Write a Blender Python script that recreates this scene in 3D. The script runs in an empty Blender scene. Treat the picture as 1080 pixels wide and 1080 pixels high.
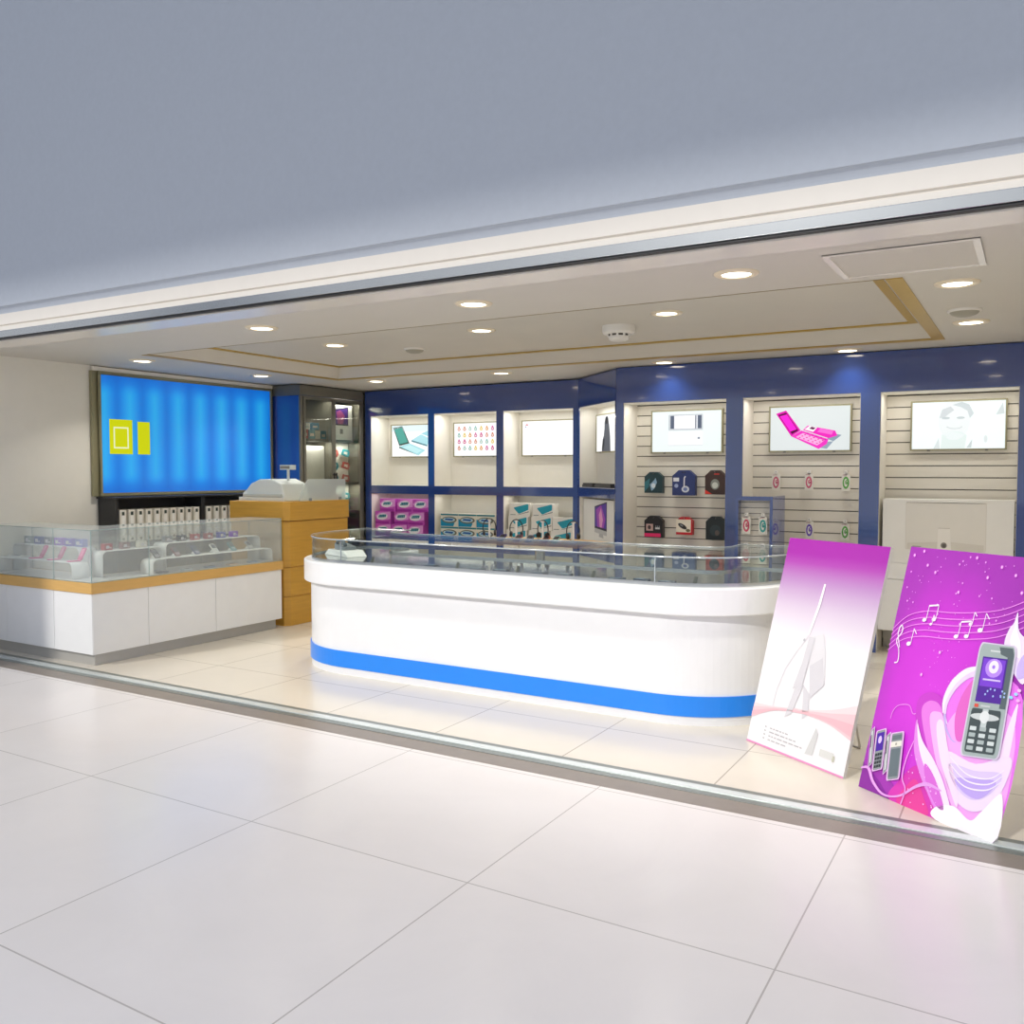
import bpy, bmesh, math, random
from mathutils import Matrix, Vector
C = bpy.context.scene.collection
R = math.radians
random.seed(7)

# ------------------------------------------------------------------ materials
def s2l(c):
    return tuple((x/12.92 if x <= .04045 else ((x+.055)/1.055)**2.4) for x in c)
def hx(h):
    h = h.lstrip('#'); return s2l([int(h[i:i+2], 16)/255 for i in (0, 2, 4)])
_M = {}
def mat(name, h, rough=.5, metal=0, coat=0, noise=0, scale=8, bump=0, spec=.5, stretch=None):
    if name in _M: return _M[name]
    m = bpy.data.materials.new(name); m.use_nodes = True; nt = m.node_tree
    b = nt.nodes['Principled BSDF']; c = hx(h)
    b.inputs['Base Color'].default_value = (*c, 1); b.inputs['Roughness'].default_value = rough
    b.inputs['Metallic'].default_value = metal; b.inputs['Coat Weight'].default_value = coat
    b.inputs['Specular IOR Level'].default_value = spec
    tc = nt.nodes.new('ShaderNodeTexCoord'); nz = nt.nodes.new('ShaderNodeTexNoise')
    mp = nt.nodes.new('ShaderNodeMapping'); nt.links.new(tc.outputs['Object'], mp.inputs[0]); nt.links.new(mp.outputs[0], nz.inputs['Vector'])
    if stretch: mp.inputs['Scale'].default_value = stretch
    nz.inputs['Scale'].default_value = scale; nz.inputs['Detail'].default_value = 4
    k = noise if noise else .03
    mx = nt.nodes.new('ShaderNodeMix'); mx.data_type = 'RGBA'
    mx.inputs['A'].default_value = (*[x*(1-k) for x in c], 1); mx.inputs['B'].default_value = (*[min(1, x*(1+k)) for x in c], 1)
    nt.links.new(nz.outputs['Fac'], mx.inputs['Factor']); nt.links.new(mx.outputs['Result'], b.inputs['Base Color'])
    if bump:
        bp = nt.nodes.new('ShaderNodeBump'); bp.inputs['Strength'].default_value = bump; bp.inputs['Distance'].default_value = .01
        nt.links.new(nz.outputs['Fac'], bp.inputs['Height']); nt.links.new(bp.outputs['Normal'], b.inputs['Normal'])
    _M[name] = m; return m
def emis(name, h, st=1.0):
    if name in _M: return _M[name]
    m = bpy.data.materials.new(name); m.use_nodes = True; nt = m.node_tree
    b = nt.nodes['Principled BSDF']; c = hx(h)
    b.inputs['Base Color'].default_value = (c[0]*.1, c[1]*.1, c[2]*.1, 1); b.inputs['Roughness'].default_value = .5
    b.inputs['Specular IOR Level'].default_value = .1
    b.inputs['Emission Color'].default_value = (*c, 1); b.inputs['Emission Strength'].default_value = st
    _M[name] = m; return m
def P(h, rough=.45): return mat('print_'+h.lstrip('#')+('' if rough == .45 else '_r'), h, rough)
def E(h): return emis('lit_'+h.lstrip('#'), h, 1.0)
def glass(name, tint='#eaf2f0', haze=.0, boost=.03, gl='#ffffff'):
    if name in _M: return _M[name]
    m = bpy.data.materials.new(name); m.use_nodes = True; nt = m.node_tree
    for n in list(nt.nodes): nt.nodes.remove(n)
    o = nt.nodes.new('ShaderNodeOutputMaterial'); tr = nt.nodes.new('ShaderNodeBsdfTransparent'); g = nt.nodes.new('ShaderNodeBsdfGlossy')
    tr.inputs[0].default_value = (*hx(tint), 1); g.inputs['Roughness'].default_value = .02; g.inputs['Color'].default_value = (*hx(gl), 1)
    fr = nt.nodes.new('ShaderNodeLayerWeight'); fr.inputs[0].default_value = .5
    pw_ = nt.nodes.new('ShaderNodeMath'); pw_.operation = 'POWER'; pw_.inputs[1].default_value = 5; nt.links.new(fr.outputs['Facing'], pw_.inputs[0])
    ad = nt.nodes.new('ShaderNodeMath'); ad.operation = 'MULTIPLY_ADD'; ad.inputs[1].default_value = .7; ad.inputs[2].default_value = boost; ad.use_clamp = True
    nt.links.new(pw_.outputs[0], ad.inputs[0])
    mx = nt.nodes.new('ShaderNodeMixShader'); nt.links.new(ad.outputs[0], mx.inputs[0]); nt.links.new(tr.outputs[0], mx.inputs[1]); nt.links.new(g.outputs[0], mx.inputs[2])
    last = mx
    if haze:
        d = nt.nodes.new('ShaderNodeBsdfDiffuse'); d.inputs[0].default_value = (.9, .92, .92, 1)
        m2 = nt.nodes.new('ShaderNodeMixShader'); m2.inputs[0].default_value = haze
        nt.links.new(mx.outputs[0], m2.inputs[1]); nt.links.new(d.outputs[0], m2.inputs[2]); last = m2
    nt.links.new(last.outputs[0], o.inputs[0]); _M[name] = m; return m
def tiles(name, h, joint, sx, sy, ox, oy, rough, k=.05, jw=.004):
    m = bpy.data.materials.new(name); m.use_nodes = True; nt = m.node_tree; L = nt.links.new
    b = nt.nodes['Principled BSDF']; b.inputs['Roughness'].default_value = rough
    tc = nt.nodes.new('ShaderNodeTexCoord'); sp = nt.nodes.new('ShaderNodeSeparateXYZ'); L(tc.outputs['Object'], sp.inputs[0])
    def mth(op, a, bb=None):
        n = nt.nodes.new('ShaderNodeMath'); n.operation = op
        for i, v in enumerate((a, bb)):
            if v is None: continue
            if isinstance(v, (int, float)): n.inputs[i].default_value = v
            else: L(v, n.inputs[i])
        return n.outputs[0]
    def line(sock, s, o):
        f = mth('FRACT', mth('DIVIDE', mth('SUBTRACT', sock, o), s))
        d = mth('MULTIPLY', mth('MINIMUM', f, mth('SUBTRACT', 1.0, f)), s)
        return mth('LESS_THAN', d, jw), mth('FLOOR', mth('DIVIDE', mth('SUBTRACT', sock, o), s))
    lx, ix = line(sp.outputs[0], sx, ox); ly, iy = line(sp.outputs[1], sy, oy)
    j = mth('MAXIMUM', lx, ly)
    cb = nt.nodes.new('ShaderNodeCombineXYZ'); L(ix, cb.inputs[0]); L(iy, cb.inputs[1])
    wn = nt.nodes.new('ShaderNodeTexWhiteNoise'); L(cb.outputs[0], wn.inputs[0])
    va = nt.nodes.new('ShaderNodeVectorMath'); va.operation = 'MULTIPLY_ADD'; L(wn.outputs['Color'], va.inputs[0]); va.inputs[1].default_value = (9, 9, 9); L(tc.outputs['Object'], va.inputs[2])
    nz = nt.nodes.new('ShaderNodeTexNoise'); nz.inputs['Scale'].default_value = 1.6; nz.inputs['Detail'].default_value = 8; nz.inputs['Roughness'].default_value = .65; nz.inputs['Distortion'].default_value = .8
    L(va.outputs[0], nz.inputs['Vector'])
    c = hx(h); A = (*[x*(1-k*1.4) for x in c], 1); B = (*[min(1, x*(1+k)) for x in c], 1)
    mx = nt.nodes.new('ShaderNodeMix'); mx.data_type = 'RGBA'; mx.inputs['A'].default_value = A; mx.inputs['B'].default_value = B; L(nz.outputs['Fac'], mx.inputs['Factor'])
    m2 = nt.nodes.new('ShaderNodeMix'); m2.data_type = 'RGBA'; L(j, m2.inputs['Factor']); L(mx.outputs['Result'], m2.inputs['A']); m2.inputs['B'].default_value = (*hx(joint), 1)
    L(m2.outputs['Result'], b.inputs['Base Color']); return m

CREAM = mat('cream_paint', '#e9e5da', .55, noise=.03)
CEILM = mat('ceiling_paint', '#d3cec4', .6, noise=.03, scale=3)
TRIMC = mat('cream_gloss_trim', '#efe9df', .25)
FASC = mat('fascia_shade_paint', '#bac1cb', .6, noise=.04, scale=30)  # grey-blue with the upper fascia's shade put into it
WHITE = mat('white_lacquer', '#ecedf0', .28, coat=.2)
LAM = mat('white_laminate', '#efefee', .3)
KICK = mat('grey_plinth', '#b9b7b2', .35, metal=.3)
GOLD = mat('gold_moulding', '#b8973a', .4)
BLUE = mat('navy_gloss', '#2b4890', .10, coat=1, spec=.9)
STRIPE = mat('blue_stripe', '#1f86f0', .3)
SLAT = mat('slatwall_board', '#e6e1d6', .5, noise=.02)
GROOVE = mat('groove_dark', '#4f4a42', .7)
LINING = mat('bay_lining', '#f0ede4', .5)
WOOD = mat('oak_veneer', '#cc9a3c', .38, noise=.16, scale=3, stretch=(1.2, 1.2, 14))
WOODL = mat('light_oak_trim', '#d9ac62', .38, noise=.10, scale=4, stretch=(1.5, 1.5, 14))
STEEL = mat('brushed_steel', '#b8bcbe', .25, metal=.9)
STEELD = mat('dark_steel', '#6d6a64', .4, metal=.6)
BRONZE = mat('grey_bronze_metal', '#7c786c', .4, metal=.35)
BLACK = mat('black_laminate', '#2a2a2b', .45)
BLKP = mat('black_plastic', '#1c1c1e', .35)
SIGNF = mat('gold_grey_frame', '#9a9576', .35, metal=.5)
MIRROR = mat('polished_deck', '#aeb0b0', .08, metal=.9)
GLS = glass('case_glass', '#f8fbfa', .15, .04)  # white haze mixed in stands for the bright mall's reflection
GLC = glass('clear_glass', '#f8fbfa', 0, .04)
GLD = glass('door_glass', '#e6e8e2', 0, .03)
EDGE = mat('glass_edge', '#8fa5a3', .2)
RIM = mat('glass_rim', '#c3ccd2', .12, metal=.5)
ACR = mat('white_acrylic', '#f2f2f0', .25, coat=.3)
RING = mat('cream_ring', '#f0e2c6', .4)
LENS = emis('lamp_lens', '#fff3dc', 9)
SMOKEP = mat('detector_plastic', '#eeeae2', .4)
CARD = mat('white_card', '#efeeea', .5)

# ------------------------------------------------------------------ builders
class MB:
    def __init__(s): s.v = []; s.f = []; s.m = []; s.mats = []; s.sm = []; s.M = Matrix()
    def mi(s, m):
        if m not in s.mats: s.mats.append(m)
        return s.mats.index(m)
    def add(s, vs, fs, m, smooth=False):
        o = len(s.v); s.v += [tuple(s.M @ Vector(p)) for p in vs]; k = s.mi(m)
        for f in fs: s.f.append([o+i for i in f]); s.m.append(k); s.sm.append(smooth)
        return s
    def box(s, x0, x1, y0, y1, z0, z1, m):
        vs = [(x, y, z) for x in (x0, x1) for y in (y0, y1) for z in (z0, z1)]
        return s.add(vs, [(0, 1, 3, 2), (4, 6, 7, 5), (0, 4, 5, 1), (2, 3, 7, 6), (0, 2, 6, 4), (1, 5, 7, 3)], m)
    def lathe(s, prof, m, seg=28, c=(0, 0, 0), cap=True):
        vs = []; fs = []
        for r, z in prof:
            for i in range(seg):
                a = 2*math.pi*i/seg; vs.append((c[0]+r*math.cos(a), c[1]+r*math.sin(a), c[2]+z))
        n = len(prof)
        for j in range(n-1):
            for i in range(seg):
                i2 = (i+1) % seg; fs.append((j*seg+i, j*seg+i2, (j+1)*seg+i2, (j+1)*seg+i))
        s.add(vs, fs, m, True)
        if cap:
            for j in (0, n-1):
                if prof[j][0] > 1e-4:
                    s.add(vs[j*seg:(j+1)*seg], [tuple(range(seg))], m)
        return s
    def tube(s, pts, r, m, seg=8, closed=False):
        pts = [Vector(p) for p in pts]; n = len(pts); vs = []; fs = []
        for i, p in enumerate(pts):
            a = pts[(i-1) % n] if (closed or i > 0) else p; b = pts[(i+1) % n] if (closed or i < n-1) else p
            t = (b-a).normalized(); u = t.orthogonal().normalized() if i == 0 else (pu - t*pu.dot(t)).normalized()
            pu = u; w = t.cross(u)
            rr = r[i] if isinstance(r, (list, tuple)) else r
            for k in range(seg):
                an = 2*math.pi*k/seg; vs.append(tuple(p+u*rr*math.cos(an)+w*rr*math.sin(an)))
        for i in range(n if closed else n-1):
            j = (i+1) % n
            for k in range(seg):
                k2 = (k+1) % seg; fs.append((i*seg+k, i*seg+k2, j*seg+k2, j*seg+k))
        if not closed: fs += [tuple(range(seg))[::-1], tuple(range((n-1)*seg, n*seg))]
        return s.add(vs, fs, m, True)
    def prism(s, pts, a0, a1, m, axis='z', smooth=False):
        """polygon extruded along an axis: pts are the two other coordinates"""
        def mk(p, a):
            return {'z': (p[0], p[1], a), 'y': (p[0], a, p[1]), 'x': (a, p[0], p[1])}[axis]
        n = len(pts); vs = [mk(p, a0) for p in pts]+[mk(p, a1) for p in pts]
        s.add(vs, [tuple(range(n))[::-1], tuple(range(n, 2*n))], m)
        s.add(vs, [(i, (i+1) % n, n+(i+1) % n, n+i) for i in range(n)], m, smooth); return s
    def ring(s, outer, inner, z0, z1, m):
        """wall between two closed loops of equal length"""
        n = len(outer); vs = [(*p, z) for z in (z0, z1) for p in outer]+[(*p, z) for z in (z0, z1) for p in inner]; fs = []
        for i in range(n):
            j = (i+1) % n
            fs += [(i, j, n+j, n+i), (2*n+j, 2*n+i, 3*n+i, 3*n+j), (n+i, n+j, 3*n+j, 3*n+i), (j, i, 2*n+i, 2*n+j)]
        return s.add(vs, fs, m)
    def art(s, pts, m, layer=1, y=0.0):
        """flat printed shape on a front face looking along -y, in (x, z)"""
        d = .0009*layer
        return s.add([(p[0], y-d, p[1]) for p in pts], [tuple(range(len(pts)))], m)
    def build(s, name, parent=None, bev=0, seg=2, loc=None):
        me = bpy.data.meshes.new(name); me.from_pydata(s.v, [], s.f)
        for m in s.mats: me.materials.append(m)
        for i, p in enumerate(me.polygons): p.material_index = s.m[i]; p.use_smooth = s.sm[i]
        bm = bmesh.new(); bm.from_mesh(me)
        if bev: bmesh.ops.remove_doubles(bm, verts=bm.verts, dist=1e-5)
        bm.to_mesh(me); bm.free(); me.update()
        o = bpy.data.objects.new(name, me); C.objects.link(o)
        if parent: o.parent = parent
        if loc: o.location = loc
        if bev:
            b = o.modifiers.new('bevel', 'BEVEL'); b.width = bev; b.segments = seg; b.limit_method = 'ANGLE'; b.angle_limit = R(40)
        return o
def tag(o, label=None, cat=None, group=None, kind=None):
    if label: o['label'] = label
    if cat: o['category'] = cat
    if group: o['group'] = group
    if kind: o['kind'] = kind
    return o
def thing(name, label, cat, loc=(0, 0, 0), rz=0, group=None):
    o = bpy.data.objects.new(name, None); C.objects.link(o); o.location = loc; o.rotation_euler = (0, 0, rz); o.empty_display_size = .05
    return tag(o, label, cat, group)
def dup(root, loc, rz=None, label=None, group=None):
    r = root.copy(); C.objects.link(r); r.location = loc
    if rz is not None: r.rotation_euler = (r.rotation_euler[0], r.rotation_euler[1], rz)
    if label: r['label'] = label
    if group: r['group'] = group
    for ch in [c for c in bpy.data.objects if c.parent == root]:
        c = ch.copy(); C.objects.link(c); c.parent = r
        for g in [q for q in bpy.data.objects if q.parent == ch]:
            d = g.copy(); C.objects.link(d); d.parent = c
    return r
def struct(mb, name, bev=0): return tag(mb.build(name, bev=bev), kind='structure')
def rect(x0, x1, z0, z1): return [(x0, z0), (x1, z0), (x1, z1), (x0, z1)]
def ell(cx, cz, rx, rz, n=20, rot=0, a0=0, a1=360):
    out = []
    for i in range(n if a1-a0 >= 360 else n+1):
        a = R(a0+(a1-a0)*i/n); x = rx*math.cos(a); z = rz*math.sin(a)
        out.append((cx+x*math.cos(rot)-z*math.sin(rot), cz+x*math.sin(rot)+z*math.cos(rot)))
    return out
def rrect(x0, x1, z0, z1, r, n=4):
    out = []
    for cx, cz, a in ((x1-r, z1-r, 0), (x0+r, z1-r, 90), (x0+r, z0+r, 180), (x1-r, z0+r, 270)):
        for i in range(n+1): t = R(a+90*i/n); out.append((cx+r*math.cos(t), cz+r*math.sin(t)))
    return out
def stroke(pts, w):
    """ribbon polygons along a polyline"""
    out = []
    for i in range(len(pts)-1):
        (x0, z0), (x1, z1) = pts[i], pts[i+1]; dx, dz = x1-x0, z1-z0; l = math.hypot(dx, dz) or 1
        w0 = w[i] if isinstance(w, list) else w; w1 = w[i+1] if isinstance(w, list) else w
        nx, nz = -dz/l/2, dx/l/2
        out.append([(x0-nx*w0, z0-nz*w0), (x1-nx*w1, z1-nz*w1), (x1+nx*w1, z1+nz*w1), (x0+nx*w0, z0+nz*w0)])
    return out

# ------------------------------------------------------------------ numbers read off the place
HC = 2.60          # shop ceiling
XL = -7.95         # left wall
XR = 0.9           # right wall
YB = 9.32          # back wall
YF = 4.0           # shop front line

# ------------------------------------------------------------------ setting
b = MB(); b.box(XL, XR, 4.13, YB, -.05, 0, tiles('shop_tiles', '#ddd5c6', '#b0a798', .86, .86, -1.355, 4.91, .22, .04)); struct(b, 'floor')
b = MB(); b.box(-16, 10, -8, 3.98, -.05, 0, tiles('mall_tiles', '#eae4e0', '#bdb6b1', 1.165, 1.165, -4.168, 2.775, .2, .05, .003)); struct(b, 'floor')
# ceiling with tapered coffer
x0, x1, y0, y1 = -6.76, -.71, 5.13, 7.61; zt, ins = 2.72, .10
b = MB()
for a in ((XL, x0, YF, YB), (x1, XR, YF, YB), (x0, x1, YF, y0), (x0, x1, y1, YB)):
    b.add([(a[0], a[2], HC), (a[1], a[2], HC), (a[1], a[3], HC), (a[0], a[3], HC)], [(0, 3, 2, 1)], CEILM)
lo = [(x0, y0, HC), (x1, y0, HC), (x1, y1, HC), (x0, y1, HC)]; up = [(x0+ins, y0+ins, zt), (x1-ins, y0+ins, zt), (x1-ins, y1-ins, zt), (x0+ins, y1-ins, zt)]
b.add(lo+up, [(0, 1, 5, 4), (1, 2, 6, 5), (2, 3, 7, 6), (3, 0, 4, 7), (4, 5, 6, 7)], CEILM)
b.box(XL, XR, YF, YB, 2.9, 2.95, CEILM)
struct(b, 'ceiling')
def frame_strip(ax0, ax1, ay0, ay1, w, z, t, names, near=True):
    b = MB()
    b.box(ax0-w, ax0, ay0, ay1, z-t, z, GOLD); b.box(ax1, ax1+w, ay0, ay1, z-t, z, GOLD)
    b.box(ax0-w, ax1+w, ay1, ay1+w, z-t, z, GOLD)
    if near: b.box(ax0, ax1, ay0-.008, ay0, z-t*.5, z, mat('seam_brown', '#8d7a4a', .6))
    return struct(b, names)
frame_strip(x0+.005, x1-.005, y0, y1-.005, .085, HC+.001, .006, 'trim_1')
frame_strip(x0+ins+.055, x1-ins-.055, y0+ins+.02, y1-ins-.055, .06, zt+.001, .01, 'trim_2', near=False)
# walls
b = MB(); b.box(XL-.12, XL, YF, YB, 0, 2.9, CREAM); struct(b, 'wall_left')
b = MB(); b.box(XL-.12, XR+.12, YB, YB+.12, 0, 2.9, CREAM); struct(b, 'wall_back')
b = MB(); b.box(XR, XR+.12, YF, YB, 0, 2.9, CREAM); struct(b, 'wall_right')
# shop front fascia: cream band, groove, coved panel imitating shade by colour and curve
b = MB()
prof = [(4.0, 2.665), (3.985, 2.665), (3.985, 2.700), (3.998, 2.702), (3.998, 2.715), (3.985, 2.717), (3.985, 2.80)]
b.prism(prof+[(4.0, 2.80)], -16, 10, TRIMC, 'x')
cv = [(3.985, 2.80)]+[(3.985-.035*(1-math.cos(R(a)))*1.0, 2.80+.05*math.sin(R(a))) for a in range(15, 91, 15)]+[(3.95, 6.5), (4.0, 6.5), (4.0, 2.80)]
b.prism(cv, -16, 10, FASC, 'x')
b.box(-16, 10, 4.0, 4.12, 2.9, 6.5, FASC)
b.box(-16, XL, 4.0, 4.12, 0, 2.9, FASC); b.box(XR, 10, 4.0, 4.12, 0, 2.9, FASC)
b.add([(XL, 4.0, 2.9), (XR, 4.0, 2.9), (XR, 4.0, 2.665), (XL, 4.0, 2.665)], [(0, 1, 2, 3)], FASC)
struct(b, 'wall_front')
b = MB(); b.box(XL, XR, 3.995, 4.22, 2.590, 2.600, TRIMC); struct(b, 'trim_3')
b = MB(); b.box(XL, XR, 3.955, 4.0, 2.612, 2.665, STEEL); b.box(XL, XR, 3.965, 3.995, 2.598, 2.612, BLKP)
tag(b.build('door_track', bev=.003), 'brushed metal sliding door track running along the shop front ceiling', 'door track')
b = MB()
b.box(XL, XR, 3.98, 4.125, -.05, .001, mat('brown_stone_sill', '#8b8177', .35, noise=.12, scale=14))
b.box(XL, XR, 4.125, 4.175, -.05, .004, mat('grey_rail', '#8e9490', .3, metal=.6)); b.box(XL, XR, 4.175, 4.235, -.05, .008, mat('pale_rail', '#dfe6e4', .2, metal=.3)); b.box(XL, XR, 4.235, 4.29, -.05, .003, mat('dull_rail', '#8b8f88', .35, metal=.5))
tag(b.build('floor_track'), 'pale metal sliding door rail set in brown stone sill across floor', 'floor track')
# mall side, out of the frame: unseen blockers added to shade fascia and showcase
b = MB(); b.box(-24, 16, -3.2, -3.0, 7.52, 16, FASC); struct(b, 'wall_sun_blocker')
b = MB(); b.box(-9.7, -8.45, -.3, .3, 0, 6.5, FASC); struct(b, 'trim_sun_blocker')

# ------------------------------------------------------------------ ceiling fittings
def downlight(label, loc):
    t = thing('downlight', label, 'ceiling light', loc, 0, 'recessed ceiling downlights')
    b = MB(); b.lathe([(.074, -.004), (.080, -.012), (.108, -.010), (.116, -.003), (.116, 0)], RING, 32, cap=False); b.build('trim_ring', t)
    b = MB(); b.lathe([(.076, -.006), (.076, -.004)], LENS, 32); b.build('lens', t)
    return t
lamps = [(-4.793, 4.59, HC, 'front row above the door track, leftmost of that row'), (-2.985, 4.59, HC, 'front row above the door track, middle of that row'),
         (-1.36, 4.59, HC, 'front row above the door track, largest and brightest in view'),
         (-7.18, 5.39, HC, 'left soffit above the blue light panel, nearer one'), (-7.2, 6.88, HC, 'left soffit above the far end of the blue light panel'),
         (-6.51, 7.97, HC, 'back soffit beside the glass door cabinet'), (-4.84, 7.97, HC, 'back soffit above the open blue shelving'),
         (-3.04, 7.97, HC, 'back soffit above the corner where slatwall unit begins'), (-1.40, 7.97, HC, 'back soffit above the middle slatwall bay'),
         (-.392, 5.43, HC, 'right soffit beside the access panel'), (-.405, 6.89, HC, 'right soffit just behind the low dome'),
         (-5.515, 6.17, zt, 'raised ceiling centre, leftmost of three'), (-3.91, 6.13, zt, 'raised ceiling centre, middle of three'), (-2.33, 6.15, zt, 'raised ceiling centre, right of smoke detector')]
d0 = None
for i, (x, y, z, l) in enumerate(lamps):
    lab = 'round recessed downlight in the '+l
    if d0 is None: d0 = downlight(lab, (x, y, z))
    else: dup(d0, (x, y, z), label=lab)
    ld = bpy.data.lights.new('downlight_lamp', 'AREA'); ld.shape = 'DISK'; ld.size = .14; ld.energy = 7.0 if not 7.9 < y < 8.1 else 2.0; ld.color = (1, .95, .87); ld.spread = R(115)
    lo_ = bpy.data.objects.new('downlight_lamp', ld); C.objects.link(lo_); lo_.location = (x, y, z-.02)
def dome(label, loc):
    t = thing('ceiling_speaker', label, 'ceiling speaker', loc, 0, 'low domes on the ceiling')
    b = MB(); b.lathe([(.10, 0), (.10, -.012), (.088, -.016)], SMOKEP, 28, cap=False); b.build('rim', t)
    b = MB(); b.lathe([(.088, -.014), (.075, -.03), (.045, -.042), (.0, -.046)], mat('dome_grey', '#a9a596', .5), 28, cap=False); b.build('grille', t)
    return t
dm = dome('grey low dome on the raised ceiling left of centre', (-5.05, 6.75, zt))
dup(dm, (-.413, 6.36, HC), label='grey low dome on right soffit between two downlights')
t = thing('smoke_detector', 'white round smoke detector on the raised ceiling centre', 'smoke detector', (-2.87, 6.52, zt))
b = MB(); b.lathe([(.13, 0), (.13, -.045), (.12, -.062), (.075, -.066)], SMOKEP, 32, cap=False); b.build('base', t)
b = MB(); b.lathe([(.085, -.064), (.085, -.078), (.078, -.08)], GROOVE, 32, cap=False); b.lathe([(.080, -.08), (.078, -.105), (.06, -.115), (0, -.117)], SMOKEP, 32, cap=False)
for k in range(10):
    a = 2*math.pi*k/10; b.box(.084*math.cos(a)-.008, .084*math.cos(a)+.008, .084*math.sin(a)-.008, .084*math.sin(a)+.008, -.082, -.062, SMOKEP)
b.build('sensor_head', t)
b = MB()
ax0, ax1, ay0, ay1 = -.90, -.232, 4.42, 4.99
b.box(ax0, ax1, ay0, ay1, 2.596, 2.600, CEILM)
for a in ((ax0, ax0+.03, ay0, ay1), (ax1-.03, ax1, ay0, ay1), (ax0+.03, ax1-.03, ay0, ay0+.012), (ax0+.03, ax1-.03, ay1-.02, ay1)): b.box(*a, 2.590, 2.600, TRIMC)
tag(b.build('access_panel'), 'rectangular access hatch with pale frame in the front right ceiling', 'access panel')

# ------------------------------------------------------------------ light boxes and screens
def screen(label, loc, rz, w, h, draw, bg='#ffffff', cat='light box', name='light_box'):
    t = thing(name, label, cat, loc, rz, 'light boxes in the wall bays')
    b = MB(); f = .014; d = .035
    b.box(0, w, 0, d, 0, f, SIGNF); b.box(0, w, 0, d, h-f, h, SIGNF); b.box(0, f, 0, d, f, h-f, SIGNF); b.box(w-f, w, 0, d, f, h-f, SIGNF)
    for x in (w*.2, w*.8): b.box(x-.012, x+.012, -.004, .002, -.004, .008, STEELD)
    b.build('frame', t)
    b = MB(); b.box(f, w-f, .006, d-.002, f, h-f, E(bg)); b.M = Matrix.Translation((f, .006, f)); draw(b, w-2*f, h-2*f); b.M = Matrix(); b.build('screen', t)
    return t
def T2(cx, cz, s, rot, pts, sx=1):
    c, n = math.cos(rot), math.sin(rot)
    return [(cx+s*(sx*x*c-z*n), cz+s*(sx*x*n+z*c)) for x, z in pts]
def flip_phone(b, col, dark, scr, light, w, h, second=True):
    # open clamshell, lower half lying to the right, and closed ones beside it
    b.art([(w*.03, h*.93), (w*.24, h*.98), (w*.40, h*.42), (w*.17, h*.34)], E(dark), 1)
    b.art([(w*.06, h*.88), (w*.235, h*.93), (w*.365, h*.46), (w*.18, h*.40)], E(scr), 2)
    b.art([(w*.17, h*.32), (w*.40, h*.42), (w*.76, h*.19), (w*.60, h*.03)], E(col), 1)
    b.art([(w*.25, h*.30), (w*.40, h*.375), (w*.68, h*.19), (w*.575, h*.09)], E(light), 2)
    b.art([(w*.17, h*.32), (w*.60, h*.03), (w*.61, h*-.0+.012), (w*.16, h*.28)], E(dark), 1)
def art_teal(b, w, h):
    b.art(rect(0, w, h*.8, h), E('#e2f0f3'), 1)
    flip_phone(b, '#a9dfe6', '#3f5a52', '#5aa79b', '#c6eef1', w, h)
    b.art([(w*.45, h*.52), (w*.66, h*.70), (w*.92, h*.52), (w*.80, h*.36)], E('#b4e2ea'), 2); b.art([(w*.45, h*.52), (w*.80, h*.36), (w*.80, h*.31), (w*.45, h*.47)], E('#5f8f99'), 2)
    b.art([(w*.66, h*.72), (w*.84, h*.82), (w*.98, h*.72), (w*.98, h*.55)], E('#a5dae4'), 3)
def art_icons(b, w, h):
    cols = ['#d89a8e', '#cf8f7d', '#a8c7c2', '#8fbdb5', '#e0c56d', '#d9a06a', '#cc6fa0', '#c95a8f']
    for r in range(4):
        for c in range(8):
            cx = w*(.10+.115*c); cz = h*(.84-.2*r); k = cols[(c+r*3) % 8]
            b.art(ell(cx, cz-h*.02, w*.034, h*.055, 12), E(k), 1); b.art(ell(cx, cz+h*.045, w*.018, h*.028, 10), E(k), 2)
            b.art(ell(cx, cz-h*.02, w*.018, h*.02, 8), E('#f6ecdf'), 3)
def art_plain(b, w, h):
    b.art([(w*.04, h*.86), (w*.09, h*.93), (w*.12, h*.85), (w*.09, h*.89)], E('#c03a48'), 1); b.art(rect(w*.05, w*.07, h*.82, h*.85), E('#5060a0'), 1)
def art_figure(b, w, h):
    b.art([(w*.22, 0), (w*.23, h*.12), (w*.26, h*.34), (w*.30, h*.42), (w*.33, h*.62), (w*.33, h*.80), (w*.38, h*.95), (w*.47, h*.95), (w*.52, h*.7), (w*.56, h*.40), (w*.58, 0)], E('#5a5e66'), 1)
    b.art(ell(w*.42, h*.84, w*.06, h*.1, 14), E('#2b2d33'), 2); b.art([(w*.23, h*.04), (w*.27, h*.32), (w*.34, h*.36), (w*.33, h*.16), (w*.28, h*.02)], E('#2f3238'), 2)
def art_device(b, w, h):
    b.art(rect(0, w, 0, h), E('#eef7f6'), 1)
    b.art(rrect(w*.24, w*.74, h*.53, h*.92, .008), E('#c9ced4'), 2); b.art(rect(w*.27, w*.72, h*.57, h*.89), E('#5d6678'), 3); b.art(rect(w*.325, w*.63, h*.57, h*.89), E('#fafafc'), 4)
    b.art(rect(w*.645, w*.665, h*.57, h*.89), E('#e8ebf2'), 4)
    b.art(rrect(w*.235, w*.745, h*.15, h*.51, .008), E('#e3e6ea'), 2); b.art(rrect(w*.24, w*.74, h*.17, h*.50, .008), E('#ffffff'), 3); b.art(rect(w*.665, w*.70, h*.31, h*.36), E('#8d97a3'), 4)
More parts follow.
